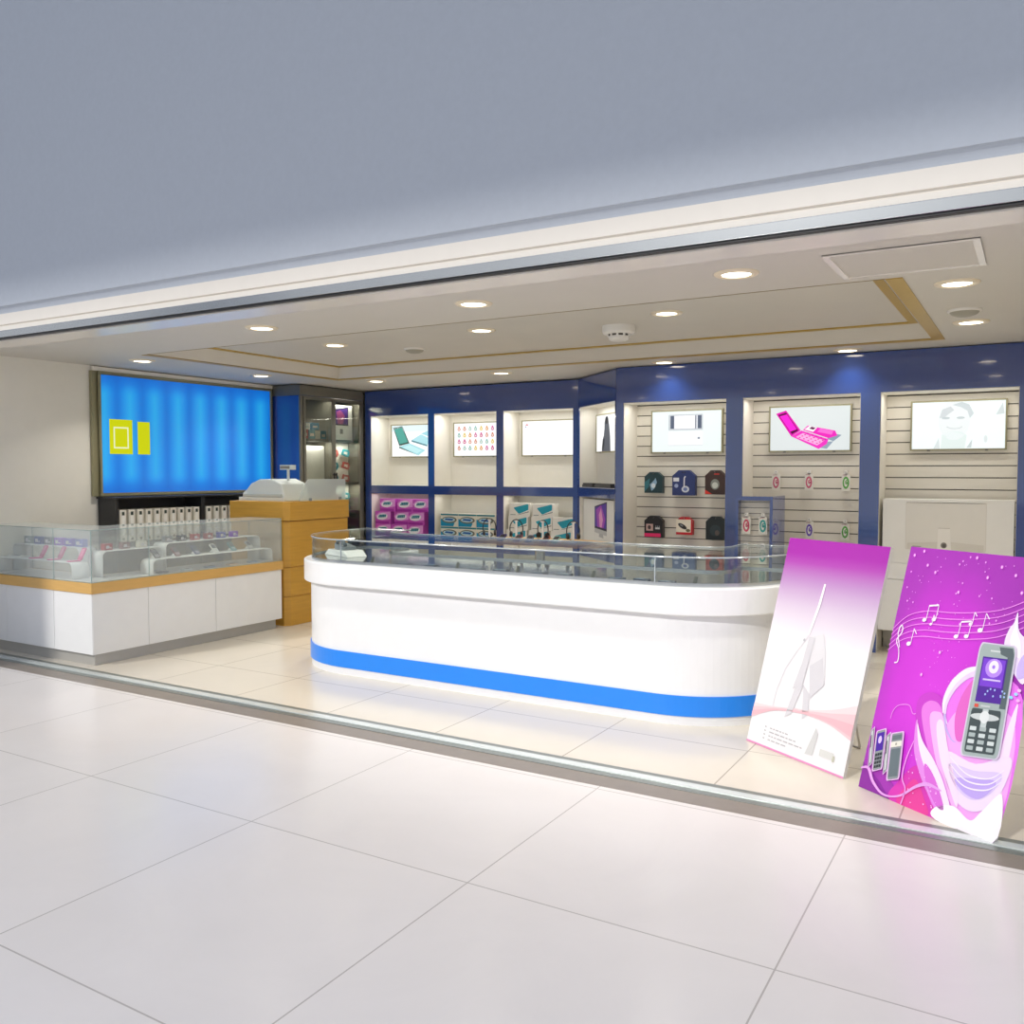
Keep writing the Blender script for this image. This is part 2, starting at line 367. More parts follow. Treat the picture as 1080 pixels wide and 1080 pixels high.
def art_pink(b, w, h):
    b.art(rect(0, w, 0, h), E('#dfe5e5'), 1)
    b.art([(w*.62, h*.06), (w*.72, h*.19), (w*.80, h*.20), (w*.72, h*.03)], E('#96a5b5'), 2)
    b.art([(w*.72, h*.26), (w*.84, h*.36), (w*.90, h*.34), (w*.80, h*.2)], E('#8fa0b2'), 2)
    flip2 = [([(w*.07, h*.86), (w*.20, h*.93), (w*.39, h*.46), (w*.27, h*.33)], '#e01ab0', 3), ([(w*.10, h*.83), (w*.20, h*.88), (w*.36, h*.46), (w*.28, h*.38)], '#5b1340', 4), ([(w*.12, h*.80), (w*.21, h*.84), (w*.34, h*.49), (w*.26, h*.44)], '#ff2bd6', 5),
             ([(w*.27, h*.33), (w*.40, h*.46), (w*.74, h*.25), (w*.72, h*.14), (w*.62, h*.03)], '#f23bc3', 3), ([(w*.33, h*.31), (w*.42, h*.40), (w*.69, h*.22), (w*.60, h*.11)], '#ffb0e4', 4),
             ([(w*.42, h*.47), (w*.48, h*.57), (w*.82, h*.44), (w*.85, h*.33), (w*.74, h*.27)], '#ee2fbd', 6), ([(w*.44, h*.48), (w*.50, h*.56), (w*.60, h*.52), (w*.55, h*.42)], '#f6f2f4', 7), ([(w*.50, h*.50), (w*.53, h*.54), (w*.58, h*.51), (w*.55, h*.47)], '#6a2a55', 8), ([(w*.60, h*.42), (w*.64, h*.50), (w*.80, h*.43), (w*.78, h*.35)], '#ff6fd6', 7)]
    for p, c, l in flip2: b.art(p, E(c), l)
    for i in range(4):
        for j in range(5):
            cx = w*(.38+.055*j+.035*i); cz = h*(.35-.035*j+.03*i-.05)
            b.art(rect(cx-.008, cx+.008, cz-.004, cz+.004), E('#d7229c'), 9)
def art_face(b, w, h):
    b.art(rect(0, w, 0, h), E('#f4fbfa'), 1)
    b.art(ell(w*.46, h*.60, w*.17, h*.42, 24), E('#eef3f3'), 2)
    b.art([(w*.30, h*.66), (w*.33, h*.84), (w*.42, h*.90), (w*.46, h*.82), (w*.40, h*.74), (w*.35, h*.66)], E('#d3d9db'), 3)
    b.art([(w*.44, h*.93), (w*.54, h*.99), (w*.62, h*.93), (w*.67, h*.74), (w*.63, h*.64), (w*.60, h*.80), (w*.53, h*.88)], E('#d0d8da'), 3)
    for x in (.37, .53): b.art(ell(w*x, h*.655, w*.045, h*.025, 12), E('#c6cfd1'), 4)
    for p in stroke([(w*.38, h*.47), (w*.42, h*.435), (w*.47, h*.425), (w*.52, h*.435), (w*.55, h*.47)], h*.016): b.art(p, E('#cfd7d8'), 4)
    b.art([(w*.33, h*.30), (w*.42, h*.38), (w*.54, h*.36), (w*.60, h*.28), (w*.58, h*.0), (w*.32, h*.0)], E('#e4efec'), 2)
    b.art([(w*.24, h*.0), (w*.30, h*.24), (w*.31, h*.0)], E('#dbe3e3'), 3); b.art([(w*.60, h*.02), (w*.66, h*.2), (w*.65, h*.02)], E('#ccd5d5'), 3)
    b.art([(w*.90, h*.70), (w*.97, h*.95), (w*.99, h*.72)], E('#d5dddd'), 3); b.art(ell(w*.80, h*.2, w*.02, h*.08, 10), E('#dfe6e6'), 3)

# ------------------------------------------------------------------ back open shelving (three bays)
YS = 8.88
def bay_box(b, a0, a1, z0, z1, yf, d, m, sh=.004):
    """five inner faces of an open recess as thin boards"""
    b.box(a0, a0+sh, yf+.01, yf+d, z0, z1, m); b.box(a1-sh, a1, yf+.01, yf+d, z0, z1, m)
    b.box(a0+sh, a1-sh, yf+.01, yf+d, z0, z0+sh, m); b.box(a0+sh, a1-sh, yf+.01, yf+d, z1-sh, z1, m); b.box(a0+sh, a1-sh, yf+d-sh, yf+d, z0+sh, z1-sh, m)
t = thing('shelving_unit', 'glossy navy blue open shelving with three white bays on the back wall', 'shelving', (0, 0, 0))
b = MB(); bx = [(-7.352, -6.446), (-6.358, -5.460), (-5.368, -4.455)]
b.box(-7.44, -4.39, YS, YS+.40, 2.272, 2.585, BLUE); b.box(-7.44, -4.39, YS, YS+.40, 0, .06, BLUE)
for a in ((-7.44, -7.352), (-6.446, -6.358), (-5.460, -5.368), (-4.455, -4.39)): b.box(a[0], a[1], YS, YS+.40, .06, 2.272, BLUE)
b.build('frame', t)
for a in bx:
    b = MB(); b.box(a[0], a[1], YS+.004, YS+.385, 1.283, 1.386, BLUE); b.build('shelf', t)
    b = MB(); b.box(a[0], a[1], YS+.004, YS+.385, .60, .725, BLUE); b.build('shelf', t)
    b = MB(); bay_box(b, a[0], a[1], 1.386, 2.272, YS, .37, LINING); bay_box(b, a[0], a[1], .727, 1.283, YS, .37, LINING); bay_box(b, a[0], a[1], .06, .60, YS, .37, LINING); b.build('bay_lining', t)
def bay_or_fill_strip(x, y, z, w, e, rz=0, d=.05):
    ld = bpy.data.lights.new('bay_or_fill_lamp', 'AREA'); ld.shape = 'RECTANGLE'; ld.size = w; ld.size_y = d; ld.energy = e*1.35; ld.color = (1, .97, .91)
    o = bpy.data.objects.new('bay_or_fill_lamp', ld); C.objects.link(o); o.location = (x, y, z); o.rotation_euler = (0, 0, rz)
for a in bx:
    bay_or_fill_strip((a[0]+a[1])/2, YS+.09, 2.262, .8, 2.3); bay_or_fill_strip((a[0]+a[1])/2, YS+.07, 1.275, .8, .6)
screen('light box with teal folding phones picture in the back left bay', (-7.277, 9.20, 1.745), 0, .74, .43, art_teal)
screen('light box with rows of small coloured icons in the second back bay', (-6.29, 9.20, 1.745), 0, .74, .43, art_icons)
screen('blank white light box with tiny red mark in third back bay', (-5.305, 9.20, 1.745), 0, .74, .43, art_plain)

# product boxes
def pbox(label, loc, kind, w, d, h, rz=0, group=None):
    if kind == 'pink':
        b = MB(); b.box(-w/2, w/2, -d/2, d/2, 0, h, P('#c552c0')); b.M = Matrix.Translation((-w/2, -d/2, 0))
        b.art([(0, h*.62), (w*.25, h*.9), (w, h*.98), (w, h*.4), (w*.5, h*.28), (w*.12, h*.36)], P('#e39be0'), 1)
        b.art(rect(0, w*.9, h*.02, h*.2), P('#a030a0'), 1); b.art(ell(w*.46, h*.58, w*.36, h*.26, 20, .12), P('#eceaf2'), 2)
        b.art([(w*.20, h*.50), (w*.26, h*.72), (w*.74, h*.76), (w*.68, h*.54)], P('#16708a'), 3)
        for i in range(4): b.art([(w*(.27+.11*i), h*.54), (w*(.30+.11*i), h*.72), (w*(.315+.11*i), h*.72), (w*(.285+.11*i), h*.54)], P('#bfe5ea'), 4)
    elif kind == 'tealoval':
        b = MB(); b.box(-w/2, w/2, -d/2, d/2, 0, h, P('#e6e4d6')); b.M = Matrix.Translation((-w/2, -d/2, 0))
        b.art([(0, h*.02), (0, h*.62), (w*.3, h*.4), (w*.8, h*.3), (w*.72, h*.02)], P('#1590bb'), 1); b.art(rect(0, w, h*.86, h*.98), P('#1c7f8f'), 1)
        b.art(ell(w*.5, h*.52, w*.42, h*.26, 22), P('#6f6f62'), 2); b.art(ell(w*.48, h*.53, w*.34, h*.17, 22), P('#b9d9e4'), 3); b.art([(w*.22, h*.5), (w*.3, h*.63), (w*.74, h*.60), (w*.68, h*.45)], P('#1e5fa8'), 4)
    else:
        b = MB(); b.box(-w/2, w/2, -d/2, d/2, 0, h, P('#edebe4')); b.M = Matrix.Translation((-w/2, -d/2, 0))
        b.art([(w*.22, h*.62), (w*.24, h*.68), (w*.90, h*.95), (w*.94, h*.90), (w*.93, h*.52), (w*.50, h*.20), (w*.44, h*.22)], P('#1ea0b8'), 1)
        b.art([(w*.40, h*.10), (w*.42, h*.13), (w*.96, h*.40), (w*.96, h*.34)], P('#6a7078'), 1); b.art(rect(w*.05, w*.3, h*.1, h*.15), P('#8a8f93'), 1)
    b.M = Matrix(); b.box(-w/2-.0005, w/2+.0005, -.006, .006, h-.0004, h+.0006, P('#cfc8bb')); o = b.build('product_box', loc=loc); o.rotation_euler = (0, 0, rz)
    return tag(o, label, 'box', group)
col = ['left', 'middle', 'right']; row = ['bottom', 'middle', 'top']
g = 'pink boxes in the lower left back bay'
for r, (xs, y) in enumerate((((-7.19, -6.935, -6.68), 8.99), ((-7.20, -6.92, -6.67), 9.0), ((-7.14, -6.86, -6.61), 9.02))):
    for c, x in enumerate(xs):
        if r == 0 and c == 0: p0 = pbox('', (0, 0, 0), 'pink', .245, .14, .160); q = p0; q.location = (x, y, .733)
        else: q = p0.copy(); C.objects.link(q); q.location = (x, y+(.03 if (r == 1 and c == 1) else 0), .733+r*.1612)
        tag(q, 'pink retail box with white oval, %s one of the %s row in back left bay' % (col[c], row[r]), 'box', g)
g = 'teal and white boxes in the second lower back bay'
for r in range(2):
    for c in range(3):
        if r == c == 0: q = p0 = pbox('', (0, 0, 0), 'tealoval', .258, .14, .158)
        else: q = p0.copy(); C.objects.link(q)
        q.location = (-6.165+c*.262, 9.0, .733+r*.1592)
        tag(q, 'white and teal box with dark oval, %s of the %s row in second bay' % (col[c], ('bottom', 'top')[r]), 'box', g)
g = 'white boxes with teal panel in the third lower back bay'
for r, xs in enumerate(((-5.21, -4.91, -4.62), (-5.19, -4.88, -4.60), (-5.18, -4.87))):
    for c, x in enumerate(xs):
        if r == c == 0: q = p0 = pbox('', (0, 0, 0), 'teal', .27, .14, .153)
        else: q = p0.copy(); C.objects.link(q)
        q.location = (x, 8.99+.01*r, .733+r*.1542); q.rotation_euler = (0, 0, (.03, -.04, .02)[(r+c) % 3])
        nm = col[c] if len(xs) == 3 else ('left', 'right')[c]
        tag(q, 'white box with teal panel, %s of the %s row in third back bay' % (nm, row[r]), 'box', g)

# ------------------------------------------------------------------ angled bay in the corner
AN = math.atan2(-.73, .79); AO = (-4.389, 8.872, 0)
t = thing('shelving_unit', 'angled navy corner shelving bay between back shelving and slatwall unit', 'shelving', AO, AN)
W = 1.06; dd = .20
DB = dd+.04
def rx(y, o=0): return 1.050-o-.924*y      # plan line of the slanted right end
def trap(x, y0, y1, o=0): return [(x, y0), (rx(y0, o), y0), (rx(y1, o), y1), (x, y1)]
b = MB(); b.prism(trap(0, 0, DB), 2.275, 2.585, BLUE); b.prism(trap(0, 0, DB), 0, .06, BLUE); b.box(0, .03, 0, DB, .06, 2.275, BLUE); b.prism([(rx(0, .02), 0), (rx(0), 0), (rx(DB), DB), (rx(DB, .02), DB)], .06, 2.275, BLUE); b.build('frame', t)
b = MB(); b.prism(trap(.03, .003, dd+.03, .02), 1.29, 1.39, BLUE); b.build('shelf', t)
b = MB(); b.prism(trap(.03, .003, dd+.03, .02), .64, .735, BLUE); b.build('shelf', t)
b = MB()
for z0, z1 in ((1.39, 2.275), (.737, 1.29), (.06, .64)):
    d2_ = dd+.02; b.box(.03, .034, .01, d2_, z0, z1, LINING); b.prism([(rx(.01, .025), .01), (rx(.01, .021), .01), (rx(d2_, .021), d2_), (rx(d2_, .025), d2_)], z0, z1, LINING)
    b.prism(trap(.034, .01, d2_, .025), z0, z0+.004, LINING); b.prism(trap(.034, .01, d2_, .025), z1-.004, z1, LINING); b.prism(trap(.034, d2_-.004, d2_, .025), z0+.004, z1-.004, LINING)
b.build('bay_lining', t)
def aw(x, y, z): # local to world on the angled unit
    c, s = math.cos(AN), math.sin(AN); return (AO[0]+x*c-y*s, AO[1]+x*s+y*c, z)
bay_or_fill_strip(*aw(.5, .08, 2.265), .7, 1.5, AN)
screen('light box with a dark standing figure in the angled corner bay', aw(.115, dd-.034, 1.77), AN, .70, .42, art_figure)
for k, (x, w, l) in enumerate(((.07, .30, 'left of two in the angled bay'), (.42, .45, 'wider right one in the angled bay'))):
    b = MB(); b.box(0, w, -.055, .055, 0, .03, BLKP); b.box(.01, w-.01, -.05, .05, .03, .045, BLKP); b.box(.02, w*.35, -.056, -.055, .012, .018, P('#6a6a6c'))
    q = b.build('router', loc=aw(x, .08, 1.3952), bev=.003); q.rotation_euler = (0, 0, AN); tag(q, 'flat black electronic box on blue shelf, '+l, 'router', 'black boxes on the corner shelf')

def imac_front(b, w, h):
    b.art([(w*.40, h*.42), (w*.40, h*.86), (w*.80, h*.97), (w*.80, h*.38)], P('#26203a'), 1)
    b.art([(w*.42, h*.46), (w*.42, h*.84), (w*.785, h*.94), (w*.785, h*.43)], P('#5b35b0'), 2)
    b.art([(w*.50, h*.45), (w*.46, h*.80), (w*.62, h*.90), (w*.76, h*.62), (w*.70, h*.44)], P('#b14ac6'), 3)
    b.art([(w*.58, h*.45), (w*.55, h*.70), (w*.62, h*.84), (w*.68, h*.60), (w*.64, h*.44)], P('#f0a6d8'), 4)
    b.art([(w*.40, h*.33), (w*.40, h*.42), (w*.80, h*.38), (w*.80, h*.29)], P('#c9c9c9'), 1); b.art([(w*.55, h*.25), (w*.56, h*.32), (w*.68, h*.31), (w*.70, h*.23)], P('#bdbdbd'), 2)
    b.art(rect(w*.56, w*.66, h*.08, h*.13), P('#a5a5a5'), 1)
b = MB(); b.box(0, .84, 0, .10, 0, .525, CARD); imac_front(b, .84, .525)
q = b.build('computer_box', loc=aw(.045, .05, .7412)); q.rotation_euler = (0, 0, AN); tag(q, 'large white computer carton with purple screen picture in angled corner bay', 'box')

# ------------------------------------------------------------------ right slatwall unit (three bays)
YR = 8.15; YI = 8.50
t = thing('slatwall_unit', 'glossy navy blue wall unit with three cream slatted bays', 'wall unit')
rb = [(-3.532, -2.496), (-2.340, -1.315), (-1.154, -.123)]
b = MB(); b.box(-3.611, .88, YR, YB-.03, 2.247, 2.592, BLUE)
for a in ((-3.611, -3.532), (-2.496, -2.340), (-1.315, -1.154), (-.123, .88)): b.box(a[0], a[1], YR, YI+.10, 0, 2.247, BLUE)
b.build('frame', t)
for a in rb:
    b = MB(); b.box(a[0], a[1], YI+.012, YI+.03, 0, 2.247, GROOVE)
    z = 2.247; zs = [1.0+.1031*k for k in range(-10, 13)]
    for k in range(len(zs)-1):
        if zs[k] < 0: continue
        b.box(a[0], a[1], YI, YI+.012, zs[k]+.0045, min(2.247, zs[k+1]-.0045), SLAT)
    b.build('slat_panel', t)
    b = MB(); b.box(a[0], a[0]+.004, YR+.01, YI, 0, 2.243, SLAT); b.box(a[1]-.004, a[1], YR+.01, YI, 0, 2.243, SLAT); b.box(a[0], a[1], YR+.01, YI, 2.243, 2.247, LINING); b.build('side_panel', t)
    bay_or_fill_strip((a[0]+a[1])/2, YR+.09, 2.236, .9, 2.2)
for x, l, fn in ((-3.363, 'light box with a white slide phone picture in left slatwall bay', art_device), (-2.178, 'light box with pink folding phones picture in middle slatwall bay', art_pink), (-.951, 'light box with a faint washed-out face in right slatwall bay', art_face)):
    screen(l, (x, YI-.04, 1.75), 0, .74, .43, fn)

def hook(b, z, y1=.06): b.tube([(0, 0, z), (0, y1, z+.004)], .003, STEEL, 6)
def blister(label, x, z, w, h, body, draw, group='cartons hanging in the left slatwall bay'):
    t = thing('accessory_package', label, 'package', (x, YI-.075, z), 0, group)
    b = MB(); pts = [(-w/2, 0), (w/2, 0), (w/2, h*.78), (w*.22, h), (-w*.22, h), (-w/2, h*.78)]
    b.prism(pts, -.03, .03, P(body), 'y'); draw(b, w, h); b.art(rect(-w*.09, w*.09, h*.90, h*.93), P('#111111'), 2, -.03); b.build('carton', t)
    b = MB(); b.tube([(0, -.034, h*.915), (0, .073, h*.93)], .003, STEEL, 6); b.build('hook', t)
    return t
Y0 = -.03
def d1(b, w, h):
    b.art([(-w*.1, h*.1), (-w*.2, h*.4), (w*.05, h*.62), (w*.12, h*.72), (w*.2, h*.5), (w*.05, h*.2)], P('#8fb3cf'), 1, Y0); b.art(ell(0, h*.35, w*.12, h*.12, 12), P('#dbe8f0'), 2, Y0)
    b.art([(-w/2, h*.05), (-w/2, h*.5), (-w*.2, h*.7), (-w*.25, h*.3)], P('#2d6f7c'), 1, Y0)
def d2(b, w, h):
    b.art(rect(-w*.45, -w*.2, h*.55, h*.7), P('#e8ecf4'), 1, Y0); b.art(ell(w*.08, h*.25, w*.17, h*.13, 14), P('#d5dbe8'), 1, Y0); b.art(ell(w*.08, h*.25, w*.09, h*.07, 12), P('#6d7fb8'), 2, Y0)
    for p in stroke([(w*.02, h*.32), (w*.03, h*.7), (w*.08, h*.76)], w*.05): b.art(p, P('#e2e6f0'), 1, Y0)
    b.art(ell(-w*.32, h*.38, w*.09, h*.08, 12), P('#a7b4d8'), 1, Y0)
def d3(b, w, h):
    b.art(ell(0, h*.42, w*.22, h*.22, 16), P('#8a8f88'), 1, Y0); b.art(ell(0, h*.38, w*.15, h*.13, 14), P('#cfd3cc'), 2, Y0); b.art([(-w/2, h*.02), (-w/2, h*.2), (-w*.15, h*.02)], P('#e33b30'), 1, Y0); b.art(rect(-w*.05, w*.2, h*.82, h*.87), P('#c8372f'), 1, Y0)
def d4(b, w, h):
    b.art(rect(-w*.5, w*.4, h*.02, h*.18), P('#e8286e'), 1, Y0); b.art(rect(-w*.4, -w*.02, h*.3, h*.62), P('#c8a8a2'), 1, Y0); b.art(ell(-w*.22, h*.46, w*.09, h*.1, 12), P('#3a2f33'), 2, Y0); b.art(rect(w*.1, w*.35, h*.38, h*.46), P('#d6d6d6'), 1, Y0)
    for k in range(3): b.art(rect(w*(.12+.09*k), w*(.16+.09*k), h*.48, h*.54), P('#9aa0a8'), 1, Y0)
def d5(b, w, h):
    b.art(rect(-w*.5, w*.42, h*.14, h*.86), P('#f2ead8'), 1, Y0); b.art(ell(-w*.1, h*.48, w*.3, h*.12, 16, -.5), P('#2e2b2a'), 2, Y0); b.art(ell(-w*.16, h*.53, w*.12, h*.05, 12, -.5), P('#8c8c8c'), 3, Y0); b.art(ell(w*.25, h*.25, w*.14, h*.09, 12), P('#6f6a4c'), 2, Y0)
def d6(b, w, h):
    b.art(ell(0, h*.4, w*.3, h*.25, 14), P('#2c3a40'), 1, Y0); b.art(ell(w*.1, h*.3, w*.12, h*.12, 12), P('#5d5552'), 2, Y0)
blister('dark teal carton with white headset picture hanging in left slatwall bay', -3.307, 1.352, .19, .21, '#17383f', d1)
blister('navy carton with white headphones picture hanging in left slatwall bay', -2.990, 1.331, .235, .25, '#25346e', d2)
blister('dark brown carton with red corner hanging in left slatwall bay', -2.672, 1.345, .20, .235, '#3f2a24', d3)
blister('black carton with pink band and small window in left slatwall bay', -3.303, .906, .195, .215, '#1d1b1e', d4)
blister('red carton with cream window and black mouse in left slatwall bay', -2.981, .942, .165, .175, '#c8222c', d5)
blister('black carton with dim picture, lower right in left slatwall bay', -2.665, .905, .19, .225, '#1d2629', d6)
blister('blue grey carton low in left slatwall bay, under the pink-banded one', -3.303, .58, .19, .215, '#4a5f83', d1)
blister('pale blue carton low in left slatwall bay, under the red one', -2.985, .58, .23, .215, '#5b72a0', d2)
blister('rusty red carton low in left slatwall bay, at its right', -2.672, .58, .17, .215, '#a5483c', d6)

def loop_pack(label, x, y, z, colr, group='slim earphone packs on the slatwall'):
    t = thing('earphone_package', label, 'package', (x, y, z), 0, group)
    w, h = .075, .185; b = MB()
    b.prism(rrect(-w/2, w/2, 0, h*.84, .012)[:], -.006, .006, P('#e9e6de'), 'y'); b.prism([(-.016, h*.80), (.016, h*.80), (.016, h), (-.016, h)], -.006, .006, P('#f1eee8'), 'y')
    b.art(ell(0, h*.40, w*.38, h*.30, 20), P(colr), 1, -.006); b.art(ell(0, h*.40, w*.20, h*.20, 16), P('#efece6'), 2, -.006)
    for p in stroke([(w*.20, h*.52), (-w*.02, h*.50), (-w*.02, h*.36), (w*.1, h*.34), (w*.16, h*.42), (w*.05, h*.43)], w*.12): b.art(p, P(colr), 3, -.006)
    b.art(rect(-w*.4, w*.1, h*.76, h*.79), P('#b98f93'), 1, -.006); b.build('card', t)
    b = MB(); b.tube([(0, -.03, h*.93), (0, .05, h*.95)], .0028, STEEL, 6); b.build('hook', t); return t
for x, z, c, l in ((-2.10, 1.392, '#cf5f7e', 'slim white pack with rose loop, upper row left on middle slatwall'), (-1.80, 1.395, '#c75575', 'slim white pack with rose loop, upper row middle on middle slatwall'), (-1.475, 1.393, '#5fae4f', 'slim white pack with green loop, upper row right on middle slatwall'),
                   (-1.79, .952, '#6a4fc0', 'slim white pack with violet loop, lower row on middle slatwall'), (-1.475, .945, '#5fae4f', 'slim white pack with green loop, lower row right on middle slatwall')):
    loop_pack(l, x, YI-.055, z, c)
# small blue framed display standing against the first column
ux0, ux1, uy0, uy1, uzt = -2.272, -1.945, 7.72, 8.145, 1.352
t = thing('display_stand', 'narrow navy framed slatwall stand in front of the middle slatwall bay', 'display stand', (0, 0, 0))
b = MB(); b.box(ux0, ux0+.026, uy0, uy1, 0, uzt, BLUE); b.box(ux1-.026, ux1, uy0, uy1, 0, uzt, BLUE); b.box(ux0+.026, ux1-.026, uy0, uy1, uzt-.036, uzt, BLUE); b.box(ux0+.026, ux1-.026, uy0, uy1, 0, .1, BLUE); b.build('frame', t)
b = MB(); b.box(ux0+.026, ux1-.026, uy0+.09, uy0+.11, .1, uzt-.036, GROOVE); z = .1
while z < uzt-.04: b.box(ux0+.026, ux1-.026, uy0+.08, uy0+.09, z+.002, min(z+.047, uzt-.036), SLAT); z += .05
b.build('slat_panel', t)
for x, z, c, l in ((-2.18, 1.02, '#cf4f6b', 'slim white pack with red loop on the narrow blue stand'), (-2.035, 1.02, '#2fa3a0', 'slim white pack with teal loop on the narrow blue stand'), (-2.18, .76, '#cf4f6b', 'slim white pack with red loop, second row on the narrow blue stand'), (-2.035, .76, '#2fa3a0', 'slim white pack with teal loop, second row on the narrow blue stand')):
    loop_pack(l, x, uy0+.030, z, c)
# low cabinet and the big computer carton in the right bay
t = thing('low_cabinet', 'cream low cabinet in the right slatwall bay under the computer carton', 'cabinet', (-.64, 8.3, 0))
b = MB(); b.box(-.508, .511, -.12, .19, .20, .65, LAM); b.box(-.50, .505, .16, .19, 0, .20, KICK); b.build('body', t)
for s in (-1, 1):
    b = MB(); x = -.253 if s < 0 else .256; b.box(x-.25, x+.25, -.135, -.12, .205, .645, LAM); b.build('door', t, bev=.002)
b = MB(); b.box(-.508, .511, -.14, .19, .65, .788, LAM); b.build('worktop', t, bev=.003)
b = MB(); w, h = .985, .545; b.box(0, w, 0, .24, 0, h, CARD)
b.art(stroke([(w*.19, h*.95), (w*.79, h*.95)], .004)[0], P('#b4aea3'), 1)
b.art(rrect(w*.185, w*.80, h*.22, h*.955, .012), P('#dedad2'), 1); b.art(rrect(w*.19, w*.795, h*.225, h*.945, .012), P('#e8e5de'), 2)
b.art([(w*.20, h*.225), (w*.785, h*.225), (w*.785, h*.32), (w*.5, h*.36), (w*.2, h*.32)], P('#dcd8cf'), 3)
b.art([(w*.43, h*.02), (w*.44, h*.56), (w*.53, h*.56), (w*.55, h*.02)], P('#f0ede7'), 5); b.art(stroke([(w*.44, h*.562), (w*.53, h*.562)], .004)[0], P('#b8b3a9'), 6)
b.art(ell(w*.485, h*.30, w*.024, h*.045, 18), P('#87827b'), 6); b.art(ell(w*.487, h*.295, w*.014, h*.028, 14), P('#5d5955'), 7); b.art([(w*.38, h*.0), (w*.43, h*.08), (w*.55, h*.08), (w*.62, h*.0)], P('#cdc8be'), 4)
b.art(stroke([(w*.24, h*.27), (w*.31, h*.27)], .006)[0], P('#8f8b84'), 4)
q = b.build('computer_box', loc=(-1.122, 8.175, .790)); tag(q, 'large cream computer carton showing a monitor back, on the low cabinet', 'box')

# ------------------------------------------------------------------ left wall: blue light panel
PY0, PY1, PZ0, PZ1 = 5.45, 7.68, 1.352, 2.52
t = thing('illuminated_sign', 'large lit blue sign panel with yellow squares on the left wall', 'illuminated sign', (XL+.005, PY0, PZ0), R(90))
pw, ph = PY1-PY0, PZ1-PZ0
b = MB(); f = .03
b.box(-f, pw+f, -.06, 0, -f, 0, SIGNF); b.box(-f, pw+f, -.06, 0, ph, ph+f, SIGNF); b.box(-f, 0, -.06, 0, 0, ph, SIGNF); b.box(pw, pw+f, -.06, 0, 0, ph, SIGNF)
b.box(-.07, pw+.05, -.045, 0, ph+f, ph+.072, TRIMC)
b.box(-.09, -f, -.04, 0, -f, ph+f, SIGNF)
b.build('frame', t, bev=.004)
m = bpy.data.materials.new('blue_backlit_film'); m.use_nodes = True; nt = m.node_tree; Lk = nt.links.new; pb = nt.nodes['Principled BSDF']
tc = nt.nodes.new('ShaderNodeTexCoord'); sp = nt.nodes.new('ShaderNodeSeparateXYZ'); Lk(tc.outputs['Object'], sp.inputs[0])
def mth(op, a, bb=None, c=None):
    n = nt.nodes.new('ShaderNodeMath'); n.operation = op
    for i, v in enumerate((a, bb, c)):
        if v is None: continue
        if isinstance(v, (int, float)): n.inputs[i].default_value = v
        else: Lk(v, n.inputs[i])
    return n.outputs[0]
sx = .292
u = mth('SUBTRACT', mth('MULTIPLY', mth('FRACT', mth('DIVIDE', mth('SUBTRACT', sp.outputs[0], pw-.15-.5*sx), sx)), sx), sx/2)
v = mth('SUBTRACT', mth('ABSOLUTE', mth('SUBTRACT', sp.outputs[2], ph/2)), ph/2-.19); v = mth('MAXIMUM', v, 0.0)
dist = mth('SQRT', mth('ADD', mth('POWER', mth('ABSOLUTE', u), 2.0), mth('POWER', v, 2.0)))
cr = nt.nodes.new('ShaderNodeValToRGB'); Lk(mth('DIVIDE', dist, .2), cr.inputs[0])
cr.color_ramp.elements[0].color = (*hx('#2ab4f2'), 1); cr.color_ramp.elements[1].color = (*hx('#0668cf'), 1); e_ = cr.color_ramp.elements.new(.35); e_.color = (*hx('#1c98ea'), 1); e_ = cr.color_ramp.elements.new(.62); e_.color = (*hx('#0f7ede'), 1)
pb.inputs['Base Color'].default_value = (.01, .08, .3, 1); Lk(cr.outputs[0], pb.inputs['Emission Color']); pb.inputs['Emission Strength'].default_value = .78; pb.inputs['Roughness'].default_value = .3
b = MB(); b.box(0, pw, -.045, -.01, 0, ph, m); b.build('lit_panel', t)
b = MB(); yl = E('#c9cf12'); b.box(.09, .345, -.052, -.0455, .39, .735, yl); b.M = Matrix.Translation((0, -.052, 0))
wl = E('#e6edc0')
for a in (rect(.13, .30, .645, .66), rect(.13, .30, .445, .46), rect(.13, .145, .46, .645), rect(.285, .30, .46, .645)): b.art(a, wl, 1)
b.M = Matrix(); b.build('yellow_square', t)
b = MB(); b.box(.41, .55, -.052, -.0455, .39, .722, yl); b.build('yellow_bar', t)

# ------------------------------------------------------------------ black bookcase with binders
t = thing('bookcase', 'low black bookcase under the blue light panel holding white binders', 'bookcase', (XL+.004, 5.43, 0), R(90))
bw, bd, bh = 2.08, .275, 1.30
b = MB(); b.box(0, .03, -bd, 0, 0, bh, BLACK); b.box(bw-.03, bw, -bd, 0, 0, bh, BLACK); b.box(.03, bw-.03, -.012, 0, 0, bh, BLACK); b.box(-.02, bw, -bd-.01, 0, bh, bh+.018, BLACK); b.box(.03, bw-.03, -bd+.01, -.012, 0, .06, BLACK)
b.build('carcass', t, bev=.003)
b = MB(); b.box(1.025, 1.075, -bd+.004, -.012, .06, bh, BLACK); b.build('divider', t)
for z in (.46, .85):
    b = MB(); b.box(.03, 1.025, -bd+.006, -.012, z, z+.025, BLACK); b.build('shelf', t)
    b = MB(); b.box(1.075, bw-.03, -bd+.006, -.012, z, z+.025, BLACK); b.build('shelf', t)
